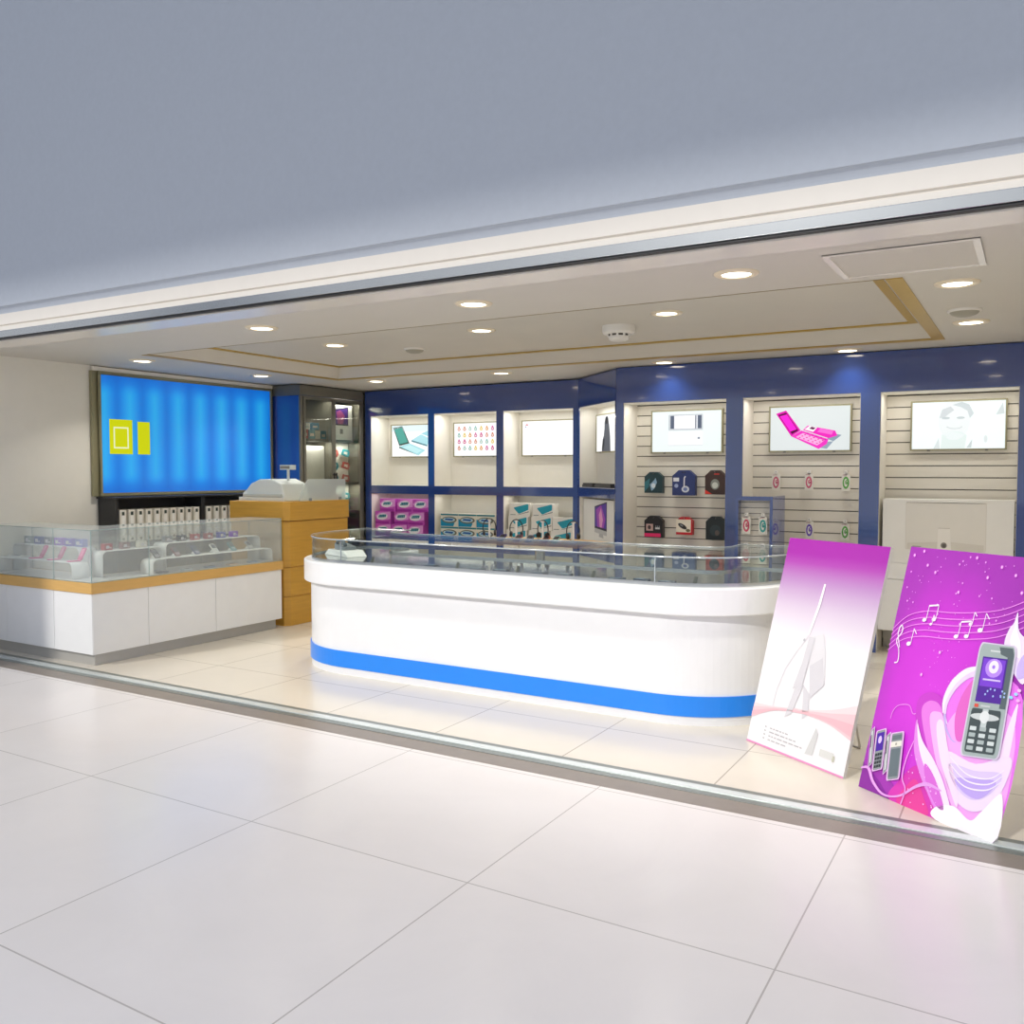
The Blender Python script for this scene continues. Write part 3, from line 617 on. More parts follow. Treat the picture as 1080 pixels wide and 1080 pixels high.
# binder
bt = thing('ring_binder', 'x', 'binder', (0, 0, 0), R(90), 'white binders in the black bookcase')
b = MB(); b.box(0, .072, -.26, -.02, 0, .315, P('#ddd8cb')); b.M = Matrix.Translation((0, -.26, 0)); b.art(rect(.002, .070, 0, .315), P('#e6e1d5'), 1); b.art(rect(.018, .054, .06, .26), P('#f6f4ee'), 2); b.M = Matrix(); b.build('cover', bt)
b = MB(); b.M = Matrix.Translation((0, -.263, 0)); b.art(ell(.036, .028, .013, .013, 14), BLKP, 1); b.art(ell(.036, .028, .007, .007, 10), STEEL, 2); b.build('finger_ring', bt)
b = MB(); b.M = Matrix.Translation((0, -.2625, 0)); b.art(rect(.022, .050, .262, .296), P('#33403a'), 1); b.build('spine_label', bt)
xs1 = [.045+.098*k for k in range(10)]; xs2 = [1.09+.105*k for k in range(7)]
ords = ['first', 'second', 'third', 'fourth', 'fifth', 'sixth', 'seventh', 'eighth', 'ninth', 'tenth']
first = True
for k, x in enumerate(xs1+xs2):
    left = k < 10; l = 'white ring binder, %s from the left in the %s bookcase section' % (ords[k if left else k-10], 'near' if left else 'far')
    loc = (XL+.004+.012, 5.43+x, .877)
    if first: bt.location = loc; bt['label'] = l; first = False
    else: dup(bt, loc, label=l)

# ------------------------------------------------------------------ glass door cabinet in the left rear corner
CX, CY0, CY1 = -7.46, 7.73, 8.865
t = thing('display_cabinet', 'tall grey metal cabinet with two glass doors and blue side', 'cabinet', (XL+.004, CY0, 0), R(90))
cw, cd, ch = CY1-CY0, CX-XL-.004, 2.585
b = MB(); b.box(0, .03, -cd+.02, 0, 0, ch-.12, BLUE); b.box(cw-.03, cw, -cd+.02, 0, 0, ch-.12, BRONZE); b.box(.03, cw-.03, -.01, 0, .0, ch-.12, LINING)
b.box(0, cw, -cd, 0, ch-.12, ch, BRONZE); b.box(0, cw, -cd, 0, 0, .10, BRONZE); b.box(0, .05, -cd, -cd+.02, .10, ch-.12, BRONZE); b.box(cw-.05, cw, -cd, -cd+.02, .10, ch-.12, BRONZE); b.box(cw/2-.012, cw/2+.012, -cd+.03, -.01, .10, ch-.12, BRONZE)
b.build('carcass', t, bev=.003)
for (a, c_) in ((.052, cw/2-.002), (cw/2+.002, cw-.052)):
    b = MB(); f = .035; yy = (-cd-.012, -cd+.012)
    b.box(a, c_, *yy, .11, .11+f, BRONZE); b.box(a, c_, *yy, ch-.13-f, ch-.13, BRONZE); b.box(a, a+f, *yy, .11+f, ch-.13-f, BRONZE); b.box(c_-f, c_, *yy, .11+f, ch-.13-f, BRONZE)
    dr = b.build('door', t, bev=.003)
    b = MB(); b.box(a+f, c_-f, -cd-.003, -cd+.003, .11+f, ch-.13-f, GLD); b.build('glass_pane', dr)
    b = MB(); hxp = c_-.018 if a < .1 else a+.018; b.box(hxp-.006, hxp+.006, -cd-.04, -cd-.028, 1.35, 1.55, BLKP); b.box(hxp-.005, hxp+.005, -cd-.03, -cd-.012, 1.37, 1.385, BLKP); b.box(hxp-.005, hxp+.005, -cd-.03, -cd-.012, 1.515, 1.53, BLKP); b.build('handle', dr)
for z in (.62, 1.04, 1.40, 1.93):
    for (a, c_) in ((.03, cw/2-.012), (cw/2+.012, cw-.03)):
        if z == 1.40 and a < .1: continue
        b = MB(); b.box(a, c_, -cd+.05, -.012, z, z+.03, STEELD); b.build('shelf', t)
for x_, z_ in ((.30, 2.44), (.85, 2.44), (.30, 1.925), (.85, 1.925), (.85, 1.395)): bay_or_fill_strip(XL+.40, CY0+x_, z_, .42, 1.7, R(90), .03)  # fill lamps added to brighten the cabinet contents, no fittings modelled
def lw(x, y, z): return (XL+.004-y, CY0+x, z)   # cabinet local to world
bb = [(.17, .13, .11, '#b8343c', 'red box on the upper left shelf of glass cabinet'), (.30, .10, .11, '#1d8aa0', 'teal box beside the red one in glass cabinet'), (.40, .09, .10, '#dedbd0', 'small cream box between teal boxes in glass cabinet'), (.50, .09, .10, '#1f7f9d', 'teal box at the shelf end in glass cabinet left door')]
for x, w, h, c, l in bb:
    b = MB(); b.box(-w/2, w/2, -.06, .06, 0, h, P(c)); b.art(rect(-w*.35, w*.3, h*.3, h*.6), P('#d9d4c8'), 1, -.06); q = b.build('small_box', loc=lw(x, -.33, 1.961)); q.rotation_euler = (0, 0, R(90)); tag(q, l, 'box', 'small boxes on the cabinet shelf')
for x, w, h, c, l in ((.21, .12, .075, '#e8e4da', 'white box stacked on the red box in glass cabinet'), (.36, .13, .085, '#1f86b0', 'blue box stacked across small boxes in glass cabinet')):
    b = MB(); b.box(-w/2, w/2, -.055, .055, 0, h, P(c)); b.art(rect(-w*.3, w*.3, h*.3, h*.55), P('#b9c4c4'), 1, -.055); q = b.build('small_box', loc=lw(x, -.33, 2.0725)); q.rotation_euler = (0, 0, R(90)); tag(q, l, 'box', 'small boxes on the cabinet shelf')
b = MB(); w, h = .47, .52; b.box(0, w, 0, .14, 0, h, CARD); b.art(rrect(w*.1, w*.9, h*.3, h*.93, .01), P('#e2dfd8'), 1); b.art([(w*.42, h*.12), (w*.44, h*.5), (w*.57, h*.5), (w*.6, h*.12)], P('#f7f5f0'), 2); b.art(ell(w*.51, h*.33, w*.03, h*.045, 14), P('#5b5650'), 3); b.art([(w*.18, h*.2), (w*.3, h*.36), (w*.42, h*.36), (w*.42, h*.2)], P('#a9a49a'), 1); b.art([(w*.6, h*.2), (w*.58, h*.36), (w*.74, h*.36), (w*.86, h*.2)], P('#bab5ab'), 1)
q = b.build('computer_box', loc=lw(.075, -.36, 1.0715)); q.rotation_euler = (0, 0, R(90)); q.scale = (1, 1, 1.55); tag(q, 'tall white computer carton behind the left glass door of cabinet', 'box')
b = MB(); w, h = .47, .44; b.box(0, w, 0, .14, 0, h, CARD)
b.art([(w*.26, h*.42), (w*.26, h*.86), (w*.84, h*.96), (w*.84, h*.42)], P('#232040'), 1); b.art([(w*.29, h*.46), (w*.29, h*.83), (w*.81, h*.92), (w*.81, h*.46)], P('#54328f'), 2); b.art([(w*.42, h*.46), (w*.36, h*.8), (w*.52, h*.86), (w*.7, h*.7), (w*.62, h*.46)], P('#b05590'), 3)
b.art(rect(w*.5, w*.62, h*.18, h*.32), P('#8b8781'), 1)
q = b.build('computer_box', loc=lw(cw/2+.03, -.36, 1.9615)); q.rotation_euler = (0, 0, R(90)); tag(q, 'white computer carton with purple screen picture, upper right in glass cabinet', 'box')
pk = [(0, 1.80, '#b8473f'), (1, 1.80, '#1f8c9b'), (0, 1.64, '#1b8596'), (1, 1.64, '#b8473f'), (0, 1.48, '#1e8a9a'), (1, 1.48, '#b5483f'), (0, 1.25, '#b8473f'), (1, 1.25, '#1f8c9b'), (0, 1.11, '#1b8596'), (1, 1.11, '#1b7890')]
for k, (c, z, h_) in enumerate(pk):
    b = MB(); b.M = Matrix.Rotation(R(10), 4, 'Y')
    b.prism([(-.07, -.035), (.055, -.045), (.075, .0), (.05, .045), (-.05, .04)], -.008, .008, P(h_), 'y'); b.art([(-.04, -.015), (.03, -.02), (.03, .015), (-.035, .015)], P('#d9cfc5'), 1, -.008); b.M = Matrix(); b.tube([(0, 0, .035), (0, -.0, .035)][:1]+[(0, .055, .04)], .0025, STEEL, 6)
    q = b.build('phone_pouch', loc=lw(cw/2+.20+.21*c, -.320, z)); q.rotation_euler = (0, 0, R(90))
    sidew = ('left', 'right')[c]; nm = 'teal' if h_ in ('#1f8c9b', '#1b8596', '#1e8a9a', '#1b7890') else 'red'
    rowl = ['top row', 'second row', 'third row', 'row just below the lower shelf', 'bottom row'][k//2]
    tag(q, '%s pouch behind right cabinet door, %s one in the %s' % (nm, sidew, rowl), 'pouch', 'coloured pouches behind the right cabinet door')
b = MB(); b.box(cw/2+.02, cw-.035, -.260, -.250, 1.075, 1.395, LINING); b.box(cw/2+.02, cw-.035, -.260, -.250, 1.435, 1.925, LINING); b.build('pegboard', t)

# ------------------------------------------------------------------ wooden till counter and till
t = thing('till_counter', 'tall golden oak counter of stepped boards beside the glass showcase', 'counter', (0, 0, 0))
wx0, wx1, wy0, wy1 = -7.28, -6.462, 6.49, 7.43
def ch(x0, x1, y0, y1, c=.05): return [(x0, y0), (x1-c, y0), (x1, y0+c), (x1, y1), (x0, y1)]
b = MB(); b.prism(ch(wx0+.02, wx1-.022, wy0+.02, wy1-.02), 0, 1.06, WOOD); b.build('body', t)
for z0, z1 in ((.0, .292), (.300, .592), (.600, 1.062)):
    b = MB(); b.prism(ch(wx0+.01, wx1-.012, wy0+.01, wy1-.01), z0, z1, WOOD); b.build('panel', t, bev=.004)
b = MB(); b.prism(ch(wx0, wx1, wy0, wy1), 1.068, 1.262, WOOD); b.build('top', t, bev=.004)
t = thing('cash_register', 'off-white cash register on the oak counter', 'cash register', (0, 0, 0))
OFF = mat('off_white_plastic', '#dfe6e2', .35)
b = MB(); b.prism([(-7.24, 1.262), (-7.22, 1.345), (-7.17, 1.375), (-7.10, 1.44), (-6.98, 1.485), (-6.80, 1.49), (-6.66, 1.44), (-6.60, 1.262)], 6.62, 6.98, OFF, 'y'); b.build('body', t, bev=.012, seg=3)
b = MB(); b.box(-7.26, -6.60, 6.60, 6.615, 1.262, 1.30, OFF); b.box(-7.2, -6.65, 6.60, 6.62, 1.305, 1.335, mat('drawer_grey', '#c7cfcb', .4)); b.build('cash_drawer', t, bev=.003)
b = MB(); b.lathe([(.014, 0), (.014, .13)], OFF, 14, (-6.69, 6.75, 1.47)); b.build('display_pole', t)
b = MB(); b.box(-6.78, -6.61, 6.72, 6.78, 1.585, 1.635, OFF); b.box(-6.775, -6.64, 6.718, 6.72, 1.595, 1.625, P('#8f8a80')); b.build('customer_display', t, bev=.01, seg=3)
t = thing('counter_screen', 'low translucent white screen along the oak counter edge', 'counter screen', (0, 0, 0))
FRO = glass('frosted_screen', '#e6efec', .42, .03)
b = MB(); b.prism([(6.70, 1.263), (7.41, 1.263), (7.41, 1.487), (6.83, 1.487), (6.76, 1.40)], -6.50, -6.492, FRO, 'x'); b.build('panel', t)
for y in (6.84, 7.3):
    b = MB(); b.box(-6.515, -6.477, y, y+.03, 1.262, 1.29, STEEL); b.build('clamp', t)
b = MB(); b.box(-7.2, -7.02, 7.08, 7.34, 1.262, 1.30, OFF); b.prism([(7.10, 1.30), (7.32, 1.30), (7.28, 1.40), (7.12, 1.40)], -7.18, -7.05, OFF, 'x'); b.box(-7.051, -7.046, 7.14, 7.26, 1.33, 1.37, BLKP)
tag(b.build('receipt_printer', bev=.006), 'white receipt printer on the oak counter behind the till', 'printer')

# ------------------------------------------------------------------ L-shaped glass showcase
SX, SB, SY, SYb, SE = -6.47, -6.92, 4.35, 4.76, 6.42
Lp = lambda o: [(XL+.002, SY-o), (SX+o, SY-o), (SX+o, SE+o), (SB-o, SE+o), (SB-o, SYb+o), (XL+.002, SYb+o)]
t = thing('glass_showcase', 'white L-shaped showcase counter with oak band and glass top', 'display counter', (0, 0, 0))
b = MB(); b.prism(Lp(-.045), 0, .095, KICK); b.build('plinth', t)
b = MB(); b.prism(Lp(-.012), .095, .59, LAM); b.build('body', t)
bl = {'x': [-7.945, -7.67, -6.985, -6.472], 'y': [4.354, 4.872, 5.592, 6.42]}
for k in range(3):
    b = MB(); b.box(bl['x'][k]+.002, bl['x'][k+1]-.002, SY, SY+.014, .097, .588, LAM); b.build('front_panel', t, bev=.0015)
    b = MB(); b.box(SX-.014, SX, bl['y'][k]+.002, bl['y'][k+1]-.002, .097, .588, LAM); b.build('front_panel', t, bev=.0015)
b = MB(); b.prism(Lp(.012), .59, .676, WOODL); b.build('oak_band', t, bev=.003)
b = MB(); b.prism(Lp(-.03), .676, .680, ACR); b.build('display_deck', t)
GT = 1.097
def pane(x0, x1, y0, y1, z0, z1): bb_ = MB(); bb_.box(x0, x1, y0, y1, z0, z1, GLS); return bb_.build('glass_pane', t)
g_ = .006
for a, c_ in ((XL+.003, -6.975), (-6.971, SX)): pane(a, c_, SY, SY+g_, .678, GT)
for a, c_ in ((SY+g_, 4.884), (4.888, SE)): pane(SX-g_, SX, a, c_, .678, GT)
pane(SB, SX-g_, SE-g_, SE, .678, GT); pane(SB, SB+g_, SYb, SE-g_, .678, GT); pane(XL+.003, SB, SYb-g_, SYb, .678, GT)
b = MB(); b.prism(Lp(-.0005), GT, GT+.006, GLS); b.build('glass_top', t)
b = MB()
for (x, y) in ((SX, SY), (-6.973, SY), (SX, 4.886), (SX, SE), (SB, SE), (XL+.006, SYb-.003)): b.box(x-.003, x+.0015, y-.0015, y+.003, .678, GT, EDGE)
lp = Lp(.0008)
for i in range(5): b.tube([(*lp[i], GT+.003), (*lp[i+1], GT+.003)], .0022, EDGE, 6)
for i in range(5): b.tube([(*lp[i], .679), (*lp[i+1], .679)], .002, EDGE, 6)
b.build('glass_edging', t)
# risers: rounded upside-down U
def riser(label, p0, p1, depthv, ztop, zb=.6805):
    """p0->p1 along length, depth vector sideways"""
    (xa, ya), (xb, yb) = p0, p1; L_ = math.hypot(xb-xa, yb-ya); ang = math.atan2(yb-ya, xb-xa)
    h = ztop-zb; r = min(.05, h*.6); th = .006
    def path(r_, o):
        pts = [(o, 0)]+[(o+r_-r_*math.cos(R(a)), h-o-r_+r_*math.sin(R(a))) for a in range(0, 91, 15)]+[(L_-o-r_+r_*math.sin(R(a)), h-o-r_+r_*math.cos(R(a))) for a in range(0, 91, 15)]+[(L_-o, 0)]
        return pts
    A, B = path(r, 0), path(r-th, th); b = MB(); n = len(A); D = depthv
    vs = []
    for pts in (A, B):
        for y in (0, D): vs += [(x, y, z) for x, z in pts]
    fs = []
    for i in range(n-1): fs += [(i, i+1, n+i+1, n+i), (2*n+i+1, 2*n+i, 3*n+i, 3*n+i+1), (i+1, i, 2*n+i, 2*n+i+1), (n+i, n+i+1, 3*n+i+1, 3*n+i)]
    fs += [(0, n, 3*n, 2*n), (n-1, 3*n-1, 4*n-1, 2*n-1)]
    b.add(vs, fs, ACR, True); q = b.build('display_riser', loc=(xa, ya, zb)); q.rotation_euler = (0, 0, ang); return tag(q, label, 'display riser', 'white risers in the glass showcase')
riser('low white riser, long front one in the showcase arm beside the till', (-6.53, 4.97), (-6.53, 6.36), .17, .81)
riser('tall white riser behind the low one in the showcase arm, far one', (-6.72, 5.25), (-6.72, 6.38), .18, .925)
riser('tall white riser at the inner corner of the showcase', (-6.72, 4.62), (-6.72, 5.22), .18, .90)
riser('low white riser along the front of the street side showcase arm', (-7.93, 4.40), (-6.80, 4.40), .15, .82)
riser('tall white riser behind in the street side showcase arm', (-7.93, 4.57), (-6.96, 4.57), .16, .925)
# phones
def phone(label, loc, rz, colr, scr='#5a6470', tilt=25, w=.055, h=.105, group='phones in the glass showcase', name='mobile_phone'):
    t = thing(name, label, 'phone', loc, rz, group)
    b = MB(); M_ = Matrix.Rotation(R(-tilt), 4, 'X'); b.M = M_ @ Matrix.Translation((0, 0, .002))
    b.prism(rrect(-w/2, w/2, 0, h, .008), -.006, .006, P(colr, .3), 'y'); b.art(rect(-w*.4, w*.4, h*.45, h*.92), P(scr, .2), 1, -.006)
    for i in range(3):
        for j in range(3): b.art(rect(-w*.36+w*.26*i, -w*.36+w*.26*i+w*.18, h*.08+h*.11*j, h*.08+h*.11*j+h*.07), P('#d8d8dc'), 1, -.006)
    b.build('handset', t)
    b = MB(); z = h*.5*math.cos(R(tilt)); y = h*.5*math.sin(R(tilt)); b.prism([(.006+.003, 0), (y+.05, 0), (y+.008, z)], -.012, .012, ACR, 'x'); b.build('holder', t)
    return t
def packet(label, loc, rz, colr, w=.075, h=.055, d=.05):
    b = MB(); b.box(-w/2, w/2, -d/2, d/2, 0, h, P(colr)); b.art(rect(-w*.32, w*.1, h*.25, h*.7), P('#d0ccd2'), 1, -d/2); b.art(rect(w*.15, w*.4, h*.3, h*.4), P('#f0f0f0'), 1, -d/2)
    q = b.build('phone_packet', loc=loc); q.rotation_euler = (0, 0, rz); return tag(q, label, 'packet', 'small packets on the showcase risers')
rz = R(90)
up_ = [('#8c8f96', 'grey'), ('#3c434d', 'charcoal'), ('#b03a48', 'red'), ('#a04a50', 'dark red'), ('#4a50b0', 'blue'), ('#8438c0', 'purple')]
for k, (c, n) in enumerate(up_): packet('%s packet on the tall far riser in showcase arm beside till, %s along' % (n, ords[k]), (-6.80, 5.33+k*.155, .9255), rz, c)
for k, (c, n) in enumerate((('#b0323c', 'red'), ('#8d6a6a', 'dusty brown'), ('#e2dccb', 'cream'))): packet('%s packet on the corner riser of the showcase' % n, (-6.80, 4.72+k*.17, .9005), rz, c)
lowp = [('#4c4f57', 'charcoal'), ('#703038', 'maroon'), ('#3a4a7a', 'navy'), ('#e8e8e6', 'white'), ('#3f8f96', 'teal'), ('#9aa0a6', 'silver')]
for k, (c, n) in enumerate(lowp): phone('%s phone on the low riser in showcase arm beside the till' % n, (-6.60, 5.08+k*.215, .8105), rz, c, tilt=48)
for k, (c, n) in enumerate((('#5b6068', 'slate'), ('#c5ced6', 'silver'), ('#7e93b0', 'steel blue'), ('#d8b9a0', 'beige'), ('#88a0b8', 'pale blue'))):
    b = MB(); b.prism(rrect(-.05, .05, -.03, .03, .008), 0, .012, P(c, .3)); b.box(-.02, .04, -.02, .02, .012, .0125, P('#50565e', .2)); q = b.build('mobile_phone', loc=(-6.58, 5.1+k*.26, .6805)); q.rotation_euler = (0, 0, rz); tag(q, '%s phone lying flat under the low riser of the showcase' % n, 'phone', 'phones in the glass showcase')
# street arm: open pink clamshells and packets
def clamshell(label, loc, colr):
    t = thing('folding_phone', label, 'phone', loc, 0, 'open pink folding phones in the showcase')
    b = MB(); b.prism(rrect(-.027, .027, -.055, .045, .008), 0, .010, P(colr, .3)); b.box(-.02, .02, -.045, .035, .010, .0108, P('#f2b6cf')); b.build('keypad', t)
    b = MB(); b.M = Matrix.Translation((0, .045, .008)) @ Matrix.Rotation(R(-28), 4, 'X'); b.prism(rrect(-.027, .027, 0, .11, .008), -.004, .004, P(colr, .3), 'y'); b.art(rect(-.02, .02, .03, .1), P('#ff8ab5', .2), 1, -.004); b.build('lid', t); return t
for k, x in enumerate((-7.42, -7.16, -6.88)): clamshell('open pink folding phone on low riser, %s from left' % ('first', 'second', 'third')[k], (x, 4.475, .8205), '#e0418a')
for k, (c, n) in enumerate((('#8c9a94', 'grey green'), ('#4b5c9c', 'indigo'), ('#6a7078', 'slate'), ('#8a3ad0', 'violet'), ('#6a4ad0', 'blue violet'), ('#7a80c8', 'lavender'))): packet('%s packet on the tall riser of the street side showcase arm' % n, (-7.78+k*.15, 4.64, .9255), 0, c, .10, .065)
b = MB(); b.prism(rrect(-.09, .09, -.03, .03, .01), 0, .012, CARD); b.box(-.05, .05, -.015, .015, .012, .014, P('#7a7f84')); tag(b.build('mobile_phone', loc=(-7.72, 4.475, .8205)), 'white phone lying flat on low riser near the wall', 'phone', 'phones in the glass showcase')

# ------------------------------------------------------------------ central counter (U plan with rounded front corners)
def outline(o, n=24, so=0):
    """closed loop, offset outwards by o"""
    Rr = .70+o; out = []
    out.append((-5.30-o, 6.35+o))
    out += [(-4.60-Rr*math.cos(R(90*i/n)), 5.88-Rr*math.sin(R(90*i/n))) for i in range(n+1)]
    out += [(-4.60+2.57*k/6, 5.18-o) for k in range(1, 6)]
    out += [(-2.03+Rr*math.sin(R(90*i/n)), 5.88-Rr*math.cos(R(90*i/n))) for i in range(n+1)]
    out.append((-1.33+o, 6.35+o)); r2 = .16-o
    out.append((-1.82-o, 6.35+o))
    out += [(-1.98+r2*math.cos(R(a)), 6.13-r2*math.sin(R(a))) for a in range(0, 91, 18)]
    out += [(-4.65-r2*math.sin(R(a)), 6.13-r2*math.cos(R(a))) for a in range(0, 91, 18)]
    out.append((-4.81+o, 6.35+o)); return out
t = thing('reception_counter', 'long white counter with rounded ends, blue stripe and curved glass top', 'counter', (0, 0, 0))
def slab(name, o, z0, z1, m, bev=0, seg=2):
    b = MB(); b.prism(outline(o), z0, z1, m); return b.build(name, t, bev=bev, seg=seg)
slab('body', 0, .0, .72, WHITE)
b = MB(); b.ring(outline(.010), outline(0.0005), .058, .185, STRIPE); b.build('stripe', t)
slab('lip', .055, .690, .862, WHITE, bev=.010, seg=3)
slab('deck', -.02, .862, .872, MIRROR)
b = MB(); b.ring(outline(-.006), outline(-.016), .862, .885, STEEL); b.build('base_channel', t)
b = MB(); b.ring(outline(-.008), outline(-.014), .885, 1.040, GLC); b.build('glass_wall', t)
b = MB(); b.prism(outline(-.004), 1.040, 1.048, GLC); b.build('glass_top', t)
b = MB(); lp = outline(-.003); b.tube([(*p, 1.044) for p in lp], .0055, RIM, 6, closed=True); b.build('glass_rim', t)
b = MB()
for x in (-4.60, -2.03): b.box(x-.003, x+.003, 5.187, 5.195, .885, 1.04, RIM)
b.build('glass_joint', t)
# price clips on the front channel
cl = thing('price_clip', 'x', 'price clip', (0, 0, 0), 0, 'dark price clips behind the counter glass')
b = MB(); b.prism([(-.012, 0), (.012, 0), (.020, .05), (.004, .05)], -.006, .006, mat('clip_dark', '#54564c', .4), 'y'); b.build('clip', cl)
b = MB(); b.box(-.016, .016, -.008, .02, -.002, .004, STEEL); b.build('foot', cl)
cx_ = [(-4.33, 'leftmost, nearest the counter left curve'), (-3.55, 'second from left'), (-3.05, 'third from left'), (-2.48, 'fourth from left'), (-1.80, 'rightmost, at the right curve')]
for k, (x, l) in enumerate(cx_):
    loc = (x, 5.235 if x < -2 else 5.27, .8745)
    if k == 0: cl.location = loc; cl['label'] = 'small dark price clip behind the counter glass, '+l
    else: dup(cl, loc, label='small dark price clip behind the counter glass, '+l)
# phones lying on the deck
fl = thing('mobile_phone', 'x', 'phone', (0, 0, 0), 0, 'flat phones on the counter deck')
b = MB(); b.prism(rrect(-.055, .055, -.028, .028, .01), 0, .012, mat('dark_handset', '#3c4654', .25)); b.build('handset', fl, bev=.002)
b = MB(); b.box(-.045, .02, -.02, .02, .012, .0128, P('#7890a8', .15)); b.build('screen', fl)
ps = [-4.05, -3.82, -3.40, -3.22, -2.90, -2.72, -2.32, -2.16, -1.98]
fn = True
for k, x in enumerate(ps):
    l = 'dark phone lying flat on the counter deck, %s from the left' % ords[k]
    loc = (x, 5.30 if k % 2 else 5.27, .8725)
    if fn: fl.location = loc; fl['label'] = l; fn = False
    else: dup(fl, loc, rz=(.2, -.15, .1)[k % 3], label=l)
# grey phone with curved arm on a white plinth in the left curve
t2 = thing('desk_phone', 'grey desk telephone on a white tray in the counter left curve', 'telephone', (-4.93, 5.62, .8725), R(-20))
b = MB(); b.prism([(-.20, 0), (.20, 0), (.13, .05), (-.13, .05)], -.09, .09, ACR, 'y'); b.build('tray', t2, bev=.004)
b = MB(); b.prism([(-.08, .05), (.08, .05), (.08, .075), (-.08, .10)], -.06, .06, mat('phone_grey', '#7d8488', .35), 'y'); b.build('base', t2, bev=.006)
b = MB(); b.tube([(-.07, -.04, .095), (-.05, -.045, .118), (0, -.045, .125), (.05, -.045, .118), (.075, -.04, .09)], [.016, .013, .011, .013, .017], mat('handset_grey', '#5d6569', .3), 10); b.build('handset', t2)

# ------------------------------------------------------------------ oval table with headsets
t = thing('display_table', 'oval oak table behind the central counter', 'table', (-3.83, 6.98, 0))
b = MB(); b.prism(ell(0, 0, .70, .34, 40), .915, .945, WOOD); b.build('tabletop', t, bev=.004)
b = MB(); b.lathe([(.05, .03), (.045, .915)], STEEL, 20); b.build('column', t)
b = MB(); b.lathe([(.26, 0), (.26, .015), (.06, .035)], STEEL, 32); b.build('base', t)
hs = thing('headset_stand', 'x', 'stand', (0, 0, 0), 0, 'white headset stands on the oval table')
b = MB(); b.lathe([(.035, 0), (.035, .006), (.008, .010)], ACR, 20); b.build('base', hs)
b = MB(); b.box(-.009, .009, -.004, .004, .006, .175, ACR); b.box(-.014, .014, -.022, .016, .175, .183, ACR); b.build('post', hs)
hd = thing('headset', 'x', 'headset', (0, 0, 0), 0, 'black headsets on the white stands')
b = MB(); b.tube([(.060*math.sin(R(a)), 0, .105+.085*math.cos(R(a))) for a in range(-125, 126, 12)], .0048, BLKP, 8); b.build('headband', hs and hd)
for s in (-1, 1):
    b = MB(); b.M = Matrix.Translation((s*.050, 0, .058)) @ Matrix.Rotation(R(90), 4, 'Y'); b.lathe([(.024, -.010), (.026, 0), (.024, .010)], BLKP, 16); b.build('ear_pad', hd)
b = MB(); b.tube([(-.05, -.01, .05), (-.035, -.03, .028), (-.01, -.038, .022)], .0025, BLKP, 6); b.lathe([(.005, -.006), (.006, .006)], BLKP, 10, (-.008, -.038, .022)); b.build('microphone', hd)
for k, (x, y, a) in enumerate(((-4.33, 6.92, .5), (-4.03, 6.90, .3), (-3.757, 6.90, -.2), (-3.457, 6.90, .8))):
    n = ('leftmost', 'second from left', 'third from left', 'rightmost')[k]
    l1 = 'slim white headset stand on oval table, '+n; l2 = 'black wire headset hanging on white stand, '+n
    if k == 0:
        for o, l in ((hs, l1), (hd, l2)): o.location = (x, y, .9455); o['label'] = l; o.rotation_euler = (0, 0, a)
    else: dup(hs, (x, y, .9455), a, l1); dup(hd, (x, y, .9455), a, l2)
hd.location.z = .9455
for k, (x, c, n) in enumerate(((-4.15, '#4a3f7a', 'violet'), (-3.98, '#7a3a48', 'maroon'), (-3.86, '#3a4a6a', 'navy'), (-3.70, '#a0563c', 'rust'), (-3.60, '#8fb5a8', 'pale green'))):
    phone('%s phone on holder standing on the oval table' % n, (x, 6.80, .9455), 0, c, '#2c2f38', 60, .06, .10, 'phones on the oval table')

# ------------------------------------------------------------------ leaning advertising boards
def board_mat1(h):
    m = bpy.data.materials.new('poster_print_pale'); m.use_nodes = True; nt = m.node_tree; L = nt.links.new; p = nt.nodes['Principled BSDF']; p.inputs['Roughness'].default_value = .3
    tc = nt.nodes.new('ShaderNodeTexCoord'); sp = nt.nodes.new('ShaderNodeSeparateXYZ'); L(tc.outputs['Object'], sp.inputs[0])
    n = nt.nodes.new('ShaderNodeMath'); n.operation = 'DIVIDE'; L(sp.outputs[2], n.inputs[0]); n.inputs[1].default_value = h
    cr = nt.nodes.new('ShaderNodeValToRGB'); L(n.outputs[0], cr.inputs[0]); r = cr.color_ramp
    r.elements[0].color = (*hx('#ebe9ec'), 1); r.elements[1].color = (*hx('#a32aa6'), 1)
    for a, c in ((.52, '#ebe8ec'), (.68, '#d3c2d8'), (.80, '#b98cc2'), (.885, '#ad49b0'), (.93, '#a52ea8')): e = r.elements.new(a); e.color = (*hx(c), 1)
    L(cr.outputs[0], p.inputs['Base Color']); return m
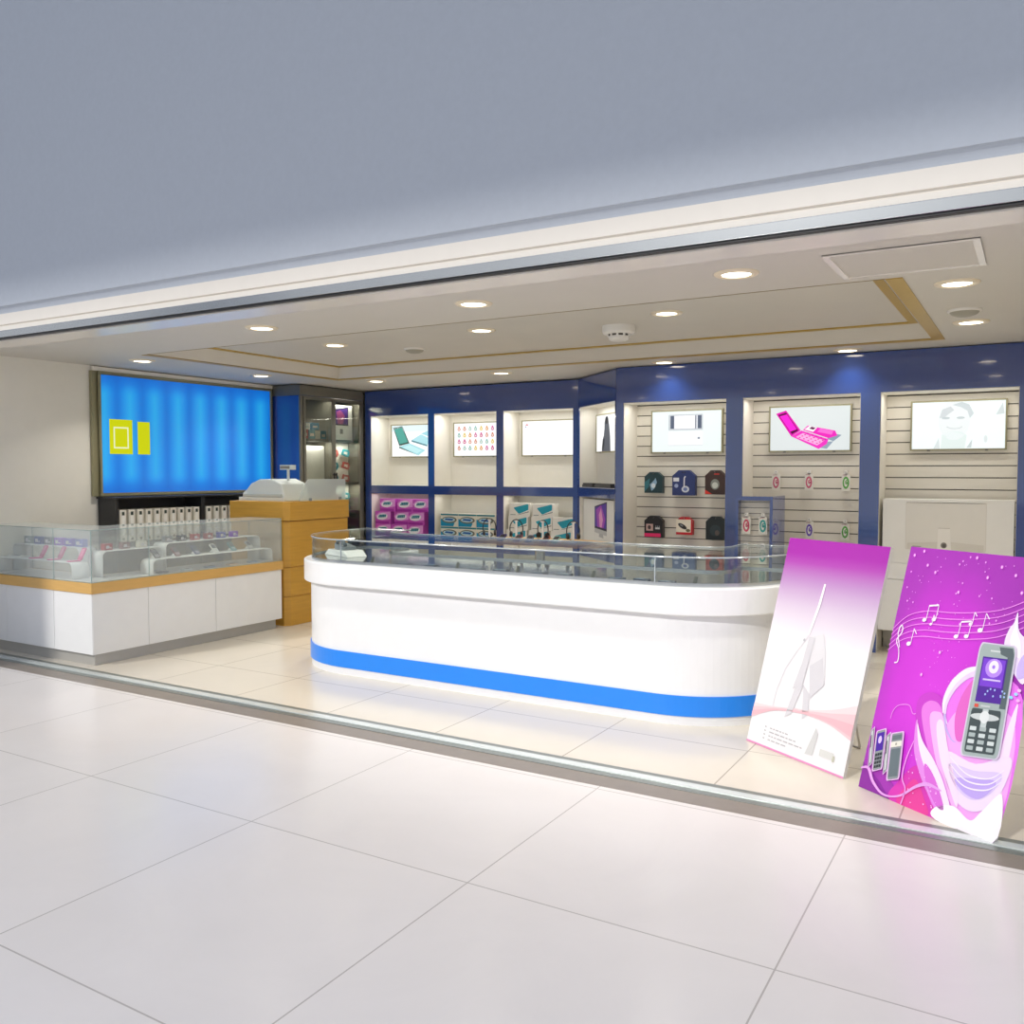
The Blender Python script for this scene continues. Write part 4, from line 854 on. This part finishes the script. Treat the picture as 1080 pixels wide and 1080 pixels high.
def board_mat2(w, h):
    m = bpy.data.materials.new('poster_print_magenta'); m.use_nodes = True; nt = m.node_tree; L = nt.links.new; p = nt.nodes['Principled BSDF']; p.inputs['Roughness'].default_value = .3
    tc = nt.nodes.new('ShaderNodeTexCoord'); mp = nt.nodes.new('ShaderNodeMapping'); mp.inputs['Location'].default_value = (-w*.42/1.0, 0, -h*.40*.55); mp.inputs['Scale'].default_value = (1.0, 0, .55)
    L(tc.outputs['Object'], mp.inputs[0]); ln = nt.nodes.new('ShaderNodeVectorMath'); ln.operation = 'LENGTH'; L(mp.outputs[0], ln.inputs[0])
    nz = nt.nodes.new('ShaderNodeTexNoise'); nz.inputs['Scale'].default_value = 4; L(tc.outputs['Object'], nz.inputs['Vector'])
    ad = nt.nodes.new('ShaderNodeMath'); ad.operation = 'MULTIPLY_ADD'; L(nz.outputs['Fac'], ad.inputs[0]); ad.inputs[1].default_value = .10; L(ln.outputs['Value'], ad.inputs[2])
    cr = nt.nodes.new('ShaderNodeValToRGB'); L(ad.outputs[0], cr.inputs[0]); r = cr.color_ramp
    r.elements[0].color = (*hx('#dd42e2'), 1); r.elements[1].color = (*hx('#8c2a9a'), 1); e = r.elements.new(.28); e.color = (*hx('#cb36d2'), 1); e = r.elements.new(.42); e.color = (*hx('#a836b6'), 1)
    L(cr.outputs[0], p.inputs['Base Color']); return m
def board(name, label, a, bpt, lean, h, draw, fm, thick=.022):
    a, bpt = Vector((*a, 0)), Vector((*bpt, 0)); w = (bpt-a).length; ang = math.atan2(bpt.y-a.y, bpt.x-a.x)
    t = thing(name, label, 'advertising board', (a.x, a.y, 0), ang, 'leaning advertising boards'); th = R(lean)
    M_ = Matrix.Rotation(-th, 4, 'X')
    b = MB(); b.box(0, w, .0012, thick, 0, h, mat('board_edge', '#d6d2d0', .5)); q = b.build('panel', t, bev=.001); q.rotation_euler = (-th, 0, 0); q.location = (0, 0, .001)
    b = MB(); b.add([(0, .001, 0), (w, .001, 0), (w, .001, h), (0, .001, h)], [(0, 1, 2, 3)], fm); draw(b, w, h); q = b.build('print', t); q.rotation_euler = (-th, 0, 0); q.location = (0, 0, .001)
    # rear prop leg
    top = Vector((0, math.sin(th)*h*.72+thick+.004, math.cos(th)*h*.72-.01)); foot = Vector((0, math.sin(th)*h*.72+.24, .006))
    b = MB()
    for x in (w*.5-.05, w*.5+.05): b.tube([(x, top.y, top.z), (x, foot.y, foot.z)], .006, mat('prop_card', '#cfcac4', .6), 8)
    b.tube([(w*.5-.05, foot.y, foot.z), (w*.5+.05, foot.y, foot.z)], .006, mat('prop_card', '#cfcac4', .6), 8); b.tube([(w*.5-.05, top.y, top.z), (w*.5+.05, top.y, top.z)], .006, mat('prop_card', '#cfcac4', .6), 8)
    b.build('prop_leg', t); return t
def smooth(pts, k=6, closed=True):
    n = len(pts); out = []
    for i in range(n if closed else n-1):
        p0, p1, p2, p3 = (pts[(i-1) % n], pts[i], pts[(i+1) % n], pts[(i+2) % n]) if closed else (pts[max(i-1, 0)], pts[i], pts[i+1], pts[min(i+2, n-1)])
        for q in range(k):
            t = q/k; out.append(tuple(.5*(2*b_+(c_-a_)*t+(2*a_-5*b_+4*c_-d_)*t*t+(3*b_-a_-3*c_+d_)*t**3) for a_, b_, c_, d_ in zip(p0, p1, p2, p3)))
    if not closed: out.append(pts[-1])
    return out
def draw1(b, w, h):
    # pink wave over a white hill at the bottom
    tp = smooth([(w*x, h*z) for x, z in ((0, .185), (.2, .195), (.4, .215), (.6, .235), (.8, .265), (1, .31))], 5, False)
    bt_ = smooth([(w*x, h*z) for x, z in ((0, .115), (.2, .172), (.4, .197), (.6, .205), (.8, .195), (1, .160))], 5, False)
    for lay, k0, k1, c in ((1, 0, 1, '#edd6da'), (2, .0, .75, '#ecc4cb'), (3, .1, .45, '#eab5bf')):
        for i in range(len(tp)-1):
            q_ = lambda i_, k: (bt_[i_][0], bt_[i_][1]+(tp[i_][1]-bt_[i_][1])*k)
            b.art([q_(i, k0), q_(i+1, k0), q_(i+1, k1), q_(i, k1)], P(c), lay)
    b.art(rect(0, w, 0, h*.008), P('#e58fc0'), 1)
    g1, g2, g3 = P('#dedce1'), P('#d2d0d6'), P('#b9b8bf')
    for p in stroke([(w*.475, h*.80), (w*.46, h*.70), (w*.43, h*.60), (w*.415, h*.555)], [.013, .018, .016, .010]): b.art(p, P('#f6f3f7'), 3)
    for p in stroke([(w*.41, h*.545), (w*.33, h*.47), (w*.25, h*.38), (w*.21, h*.28), (w*.20, h*.19)], .006): b.art(p, g1, 2)
    b.art(ell(w*.385, h*.53, .008, .009, 10), g3, 4)
    b.art([(w*.42, h*.545), (w*.56, h*.575), (w*.615, h*.50), (w*.665, h*.36), (w*.56, h*.285), (w*.50, h*.40)], g1, 2)
    b.art([(w*.49, h*.42), (w*.60, h*.47), (w*.665, h*.355), (w*.555, h*.28)], g2, 3)
    b.art([(w*.43, h*.55), (w*.49, h*.55), (w*.46, h*.33), (w*.37, h*.30), (w*.41, h*.42)], g2, 4)
    b.art([(w*.395, h*.31), (w*.47, h*.33), (w*.41, h*.19), (w*.345, h*.165)], g2, 3)
    b.art([(w*.47, h*.33), (w*.54, h*.30), (w*.575, h*.21), (w*.52, h*.18)], g2, 2)
    b.art([(w*.615, h*.015+.03), (w*.69, h*.02+.03), (w*.705, h*.14), (w*.675, h*.165)], P('#cdcdce'), 2); b.art(rect(w*.75, w*.88, h*.055, h*.085), P('#d4d4d2'), 2); b.art(rect(w*.875, w*.895, h*.05, h*.075), P('#c0bfae'), 3)
    random.seed(4)
    for r in range(4):
        z = h*(.092-.018*r); x = w*.17; b.art(rect(x, x+.012, z, z+.006), P('#a9a7ab'), 2); x += .04
        while x < w*(.42+.07*(r % 3)): l = random.uniform(.01, .04); b.art(rect(x, x+l, z-.001, z+.005), P('#b2b0b5'), 2); x += l+.008
def draw2(b, w, h):
    wh, pl, lil = P('#f6ecfa'), P('#f0a4f0'), P('#cbb2ee')
    random.seed(11)
    S = lambda pts, k=5: smooth([(w*x, h*z) for x, z in pts], k)
    O = lambda pts, k=6: smooth([(w*x, h*z) for x, z in pts], k, False)
    def rib(pts, ws, m, lay):
        q = O(pts); n = len(q); ws_ = [ws[min(len(ws)-1, int(i*(len(ws)-1)/(n-1)))]*(1-(i*(len(ws)-1)/(n-1)) % 1)+ws[min(len(ws)-1, int(i*(len(ws)-1)/(n-1))+1)]*((i*(len(ws)-1)/(n-1)) % 1) for i in range(n)]
        for p in stroke(q, ws_): b.art(p, m, lay)
    # deep corner and hot pink glow patches
    b.art([(0, 0), (w*.36, 0), (w*.26, h*.06), (w*.12, h*.12), (0, h*.17)], P('#a233b0'), 1); b.art([(0, 0), (w*.26, 0), (w*.16, h*.05), (0, h*.10)], P('#8a2a9c'), 2)
    b.art(S([(.26, .0), (.30, .08), (.40, .16), (.50, .12), (.62, .0)]), P('#d538b4'), 2); b.art(S([(.32, .0), (.36, .07), (.42, .11), (.50, .06), (.55, .0)]), P('#e2409c'), 3)
    b.art(S([(.44, .0), (.46, .12), (.58, .15), (.70, .08), (.74, .0)]), P('#b548b8'), 1)
    # background glow behind flower
    b.art(S([(.50, .10), (.44, .30), (.52, .44), (.70, .56), (1.0, .50), (1.0, .02), (.7, .0)]), P('#ea78ec'), 3)
    b.art(S([(.58, .10), (.54, .28), (.60, .40), (.74, .46), (.99, .40), (.99, .04), (.7, .02)]), P('#f3aaf2'), 4)
    b.art(S([(.98, .48), (.93, .30), (.94, .12), (.99, .04)]), P('#fbe0fa'), 5)
    # large petal, nested shades
    b.art(S([(.315, .39), (.35, .43), (.42, .445), (.49, .43), (.52, .38), (.57, .27), (.70, .10), (.74, .02), (.66, .02), (.56, .12), (.42, .24), (.34, .32)]), P('#c93fcb'), 6)
    b.art(S([(.36, .37), (.40, .41), (.47, .41), (.52, .37), (.59, .25), (.71, .10), (.74, .03), (.66, .06), (.54, .16), (.42, .28)]), P('#e57ce2'), 7)
    b.art(S([(.43, .35), (.48, .38), (.53, .36), (.60, .25), (.71, .12), (.74, .05), (.66, .10), (.54, .20)]), P('#f2b4ef'), 8)
    b.art(S([(.49, .33), (.53, .35), (.61, .25), (.71, .14), (.74, .07), (.66, .13), (.56, .22)]), P('#fadcf8'), 9)
    # pointed white petal to the lower left
    b.art(S([(.345, .33), (.40, .27), (.52, .205), (.62, .145), (.72, .03), (.66, .015), (.60, .04), (.48, .11), (.38, .20), (.35, .27)]), P('#e28be6'), 10)
    b.art(S([(.355, .315), (.42, .255), (.53, .20), (.64, .12), (.72, .03), (.64, .05), (.52, .13), (.41, .22)]), P('#f8e2f8'), 11)
    b.art(S([(.47, .18), (.56, .14), (.66, .05), (.60, .05), (.50, .12)]), P('#d96ad8'), 12)
    # bowl under the phone
    b.art(S([(.60, .25), (.61, .17), (.70, .10), (.82, .075), (.93, .11), (1.0, .20), (1.0, .30), (.80, .24)]), P('#efdcf8'), 8)
    b.art(S([(.63, .21), (.70, .14), (.82, .115), (.93, .16), (.97, .235), (.80, .215)]), P('#dcc8f4'), 9)
    b.art(S([(.69, .165), (.76, .13), (.86, .125), (.93, .17), (.94, .205), (.82, .19)]), P('#bfa6ee'), 10)
    b.art(S([(.60, .04), (.72, .07), (.84, .045), (.90, .09), (1.0, .17), (1.0, .0), (.62, .0)]), P('#fdf4fc'), 12)
    for k in range(3): rib([(.63, .235-.022*k), (.76, .195-.022*k), (.90, .205-.02*k), (.98, .25-.02*k)], [.003, .007, .003], wh, 11)
    # crescent ribbon left of the phone
    rib([(.70, .565), (.62, .545), (.55, .495), (.515, .43), (.525, .375), (.56, .345)], [.045, .048, .045, .032, .018, .004], P('#ecd6f8'), 6)
    rib([(.70, .575), (.62, .555), (.545, .50), (.507, .43), (.515, .38)], [.014, .026, .024, .016, .004], wh, 7)
    rib([(.53, .38), (.545, .34), (.60, .30), (.64, .29)], [.010, .014, .008, .004], lil, 7)
    b.art(S([(.64, .30), (.60, .38), (.62, .47), (.68, .53), (.70, .42), (.70, .32)]), P('#e268c8'), 5)
    # lily at the right
    b.art(S([(.862, .80), (.852, .76), (.83, .735), (.818, .68), (.86, .63), (.92, .58), (.99, .56), (.99, .70), (.92, .72), (.885, .745)]), P('#efe0fa'), 6)
    b.art(S([(.862, .785), (.862, .75), (.85, .70), (.88, .66), (.93, .64), (.92, .69), (.885, .73)]), P('#fbf5fd'), 7)
    b.art(S([(.93, .62), (.96, .66), (.99, .62), (.985, .58), (.94, .57)]), P('#cdb6f0'), 7)
    # staff lines
    for k in range(5):
        o = -.0255*k
        rib([(-.0, .650+o*.85), (.10, .715+o*.95), (.24, .748+o), (.42, .758+o), (.60, .775+o), (.78, .805+o), (.98, .875+o)], [.0035, .005, .004], P('#ee8cee'), 5)
    def note(x, z, s=1, two=False):
        b.art(ell(x, z, .011*s, .0085*s, 12, .4), wh, 6)
        for p in stroke([(x+.009*s, z), (x+.011*s, z+.065*s)], .0032): b.art(p, wh, 6)
        if two:
            b.art(ell(x+.048*s, z+.010, .011*s, .0085*s, 12, .4), wh, 6)
            for p in stroke([(x+.057*s, z+.010), (x+.059*s, z+.075*s)], .0032): b.art(p, wh, 6)
            for p in stroke([(x+.011*s, z+.065*s), (x+.059*s, z+.075*s)], .008): b.art(p, wh, 7)
        else:
            for p in stroke([(x+.011*s, z+.065*s), (x+.028*s, z+.045*s)], .0045): b.art(p, wh, 6)
    note(w*.155, h*.607, 1.2); note(w*.235, h*.712, 1.1, True); note(w*.29, h*.70, .7); note(w*.49, h*.672, 1.1, True); note(w*.572, h*.728, .9); note(w*.645, h*.712, 1.25)
    rib([(.075, .52), (.10, .53), (.088, .575), (.055, .61), (.085, .65), (.07, .675), (.055, .64), (.09, .585)], [.007, .004, .005, .006, .004], wh, 6)
    # stars
    for k in range(60):
        x = random.uniform(.03, .97)*w; z = random.uniform(.74, .985)*h; r = random.choice([.002, .002, .003, .004])
        b.art(ell(x, z, r, r*1.3, 8), P('#f3a2f6'), 4)
    for x, z in ((.05, .965), (.12, .985), (.17, .93), (.24, .905), (.52, .98), (.70, .955), (.62, .91), (.80, .93), (.86, .87), (.44, .84), (.50, .72), (.40, .60), (.30, .50)):
        b.art(ell(w*x, h*z, .007, .009, 12), P('#e888ec'), 5); b.art(ell(w*x, h*z, .003, .0045, 10), P('#f8d4fa'), 6)
    for k in range(24): x = random.uniform(.36, .62)*w; z = random.uniform(.02, .2)*h; r = random.choice([.002, .003, .004]); b.art(ell(x, z, r, r, 8), P('#f6b8f4'), 13)
    for k in range(30): x = random.uniform(.25, .62)*w; z = random.uniform(.45, .70)*h; r = random.choice([.0015, .002, .003]); b.art(ell(x, z, r, r, 6), P('#f49cf6'), 4)
    # thin curls
    rib([(.14, .30), (.145, .33), (.18, .36), (.26, .372), (.30, .345), (.345, .352), (.375, .31), (.36, .27)], [.004, .005, .007], P('#e889ea'), 5)
    rib([(.36, .25), (.33, .17), (.33, .10), (.37, .06), (.36, .0)], [.004, .007, .006], P('#ee9cec'), 13)
    rib([(-.0, .075), (.06, .085), (.12, .04), (.22, .01), (.34, .03), (.44, .085), (.52, .11), (.62, .105)], [.006, .018, .014, .008, .012, .018, .006], P('#e3a0ea'), 13)
    # main phone
    A, B_, Cc, D_ = (.698, .256), (.933, .280), (.903, .675), (.68, .666)
    def Q(u, v): return (w*((A[0]*(1-u)+B_[0]*u)*(1-v)+(D_[0]*(1-u)+Cc[0]*u)*v), h*((A[1]*(1-u)+B_[1]*u)*(1-v)+(D_[1]*(1-u)+Cc[1]*u)*v))
    def QR(u0, u1, v0, v1, r=.0): return [Q(u, v) for u, v in (rrect(u0, u1, v0, v1, r) if r else rect(u0, u1, v0, v1))]
    b.art(QR(-.04, 1.04, -.012, 1.012, .09), P('#d5cbe0'), 14); b.art(QR(0, 1, 0, 1, .085), P('#a3b1b0'), 15); b.art([Q(.55, .985), Q(.93, .985), Q(.985, .93), Q(.985, .44), Q(.82, .44), Q(.82, .90), Q(.62, .92)], P('#59666a'), 16)
    b.art(QR(.32, .60, .935, .95, .005), P('#d5dada'), 17)
    b.art(QR(.13, .84, .48, .885), P('#4f2496'), 17); b.art(QR(.17, .80, .62, .87), P('#7a3fd0'), 18); b.art([Q(*p) for p in ell(.5, .79, .24, .085, 18)], P('#b98af0'), 19); b.art([Q(*p) for p in ell(.5, .80, .14, .058, 18)], P('#f1e8fb'), 20); b.art(QR(.25, .75, .675, .69), P('#d8c4f6'), 20); b.art([Q(*p) for p in ell(.5, .80, .045, .018, 10)], P('#a47ce8'), 21)
    for k in range(10): b.art([Q(*p) for p in ell(random.uniform(.3, .95), random.uniform(.54, .62), .025, .010, 8)], P('#a9c4f6'), 20)
    b.art(QR(.08, .90, .03, .42, .04), P('#424e50'), 17); b.art(QR(.14, .25, .43, .46), P('#d8503e'), 18); b.art(QR(.32, .58, .438, .455), P('#c5caca'), 18)
    b.art([Q(*p) for p in ell(.48, .35, .40, .032, 18)], P('#c9d0d0'), 18); b.art([Q(*p) for p in ell(.48, .35, .13, .055, 18)], P('#dfe4e4'), 19); b.art(QR(.40, .56, .26, .42), P('#c2cccc'), 18)
    for i in range(3):
        for j in range(4):
            u = .13+.27*i; v = .05+.058*j
            b.art(QR(u, u+.18, v, v+.036, .010), P('#cfd8d8' if (i+j) % 2 else '#a9b5b5'), 18)
    for x, z, c in ((.94, .50, '#8fe0f0'), (.965, .515, '#a0d8f8'), (.985, .495, '#ffb0f0'), (.98, .53, '#f6c2f2')): b.art(ell(w*x, h*z, .009, .007, 10), P(c), 20)
    # four small phones bottom left, leaning with the print
    def sp(x0, z0, x1, z1, wd, kind):
        def q(u, v): return (w*(x0+(x1-x0)*v+wd*(u-.5)), h*(z0+(z1-z0)*v+.02*(u-.5)))
        qr = lambda u0, u1, v0, v1, r=.0: [q(u, v) for u, v in (rrect(u0, u1, v0, v1, r) if r else rect(u0, u1, v0, v1))]
        b.art(qr(-.12, 1.12, -.025, 1.025, .1), P('#e7bcec'), 14); b.art(qr(0, 1, 0, 1, .09), P('#8d9499'), 15)
        if kind == 0: b.art(qr(.3, .7, .05, .95), P('#d3d5d8'), 16); b.art(qr(.1, .45, .5, .85), P('#4a4452'), 17)
        if kind == 1:
            b.art(qr(.08, .92, .48, .94), P('#4a1ea0'), 16); b.art([q(*p) for p in ell(.5, .76, .22, .10, 12)], P('#d9c0ff'), 17)
            for i in range(3):
                for j in range(4): b.art(qr(.10+.28*i, .34+.28*i, .05+.10*j, .12+.10*j), P('#30353b'), 16)
        if kind == 2: b.art(qr(.0, 1.0, .70, .82), P('#e6e3d8'), 16); b.art(qr(.42, .58, .735, .785), P('#a8a39a'), 17); b.art(qr(.08, .92, .05, .66), P('#66737a'), 16); b.art(qr(.08, .92, .86, .96), P('#66737a'), 16)
    sp(.068, .100, .030, .238, .022, 0); sp(.130, .092, .100, .245, .062, 1); sp(.195, .095, .163, .238, .024, 0); sp(.264, .080, .228, .255, .078, 2)
board('advertising_board', 'leaning white board with purple top and faint sail picture, left one', (-1.42, 5.105), (-.812, 4.707), 14.9, 1.22, draw1, board_mat1(1.22))
board('advertising_board', 'leaning magenta board with music notes and large mobile phone print, right one', (-.724, 4.636), (-.115, 4.200), 15.2, 1.235, draw2, board_mat2(.75, 1.235))

# ------------------------------------------------------------------ light and camera
w = bpy.data.worlds.new('daylight'); bpy.context.scene.world = w; w.use_nodes = True; nt = w.node_tree
bg = nt.nodes['Background']; bg.inputs[1].default_value = .72
tc = nt.nodes.new('ShaderNodeTexCoord'); sp = nt.nodes.new('ShaderNodeSeparateXYZ'); nt.links.new(tc.outputs['Generated'], sp.inputs[0])
cr = nt.nodes.new('ShaderNodeValToRGB'); nt.links.new(sp.outputs[2], cr.inputs[0]); cr.color_ramp.elements[0].color = (.95, .96, 1.0, 1); cr.color_ramp.elements[1].color = (.62, .74, 1.0, 1)
nt.links.new(cr.outputs[0], bg.inputs[0])
sd = bpy.data.lights.new('sun', 'SUN'); sd.energy = 1.95; sd.angle = R(2.5); sd.color = (1, .96, .90)
so = bpy.data.objects.new('sun', sd); C.objects.link(so); so.location = (-3, -6, 8)
so.rotation_euler = Vector((.30, 1, -.65)).to_track_quat('-Z', 'Y').to_euler()
cd_ = bpy.data.cameras.new('camera'); cam = bpy.data.objects.new('camera', cd_); C.objects.link(cam)
cam.location = (0, 0, 1.58); cam.rotation_euler = (R(90-2.70), 0, R(30.571)); cd_.sensor_fit = 'HORIZONTAL'; cd_.sensor_width = 36; cd_.lens = 933.6/1080*36; cd_.clip_start = .05
sc = bpy.context.scene; sc.camera = cam
sc.view_settings.view_transform = 'Standard'; sc.view_settings.look = 'None'; sc.view_settings.gamma = 1; sc.view_settings.exposure = 0.0; sc.view_settings.use_curve_mapping = False
sc.cycles.transparent_max_bounces = 24; sc.cycles.max_bounces = 10; sc.cycles.diffuse_bounces = 5
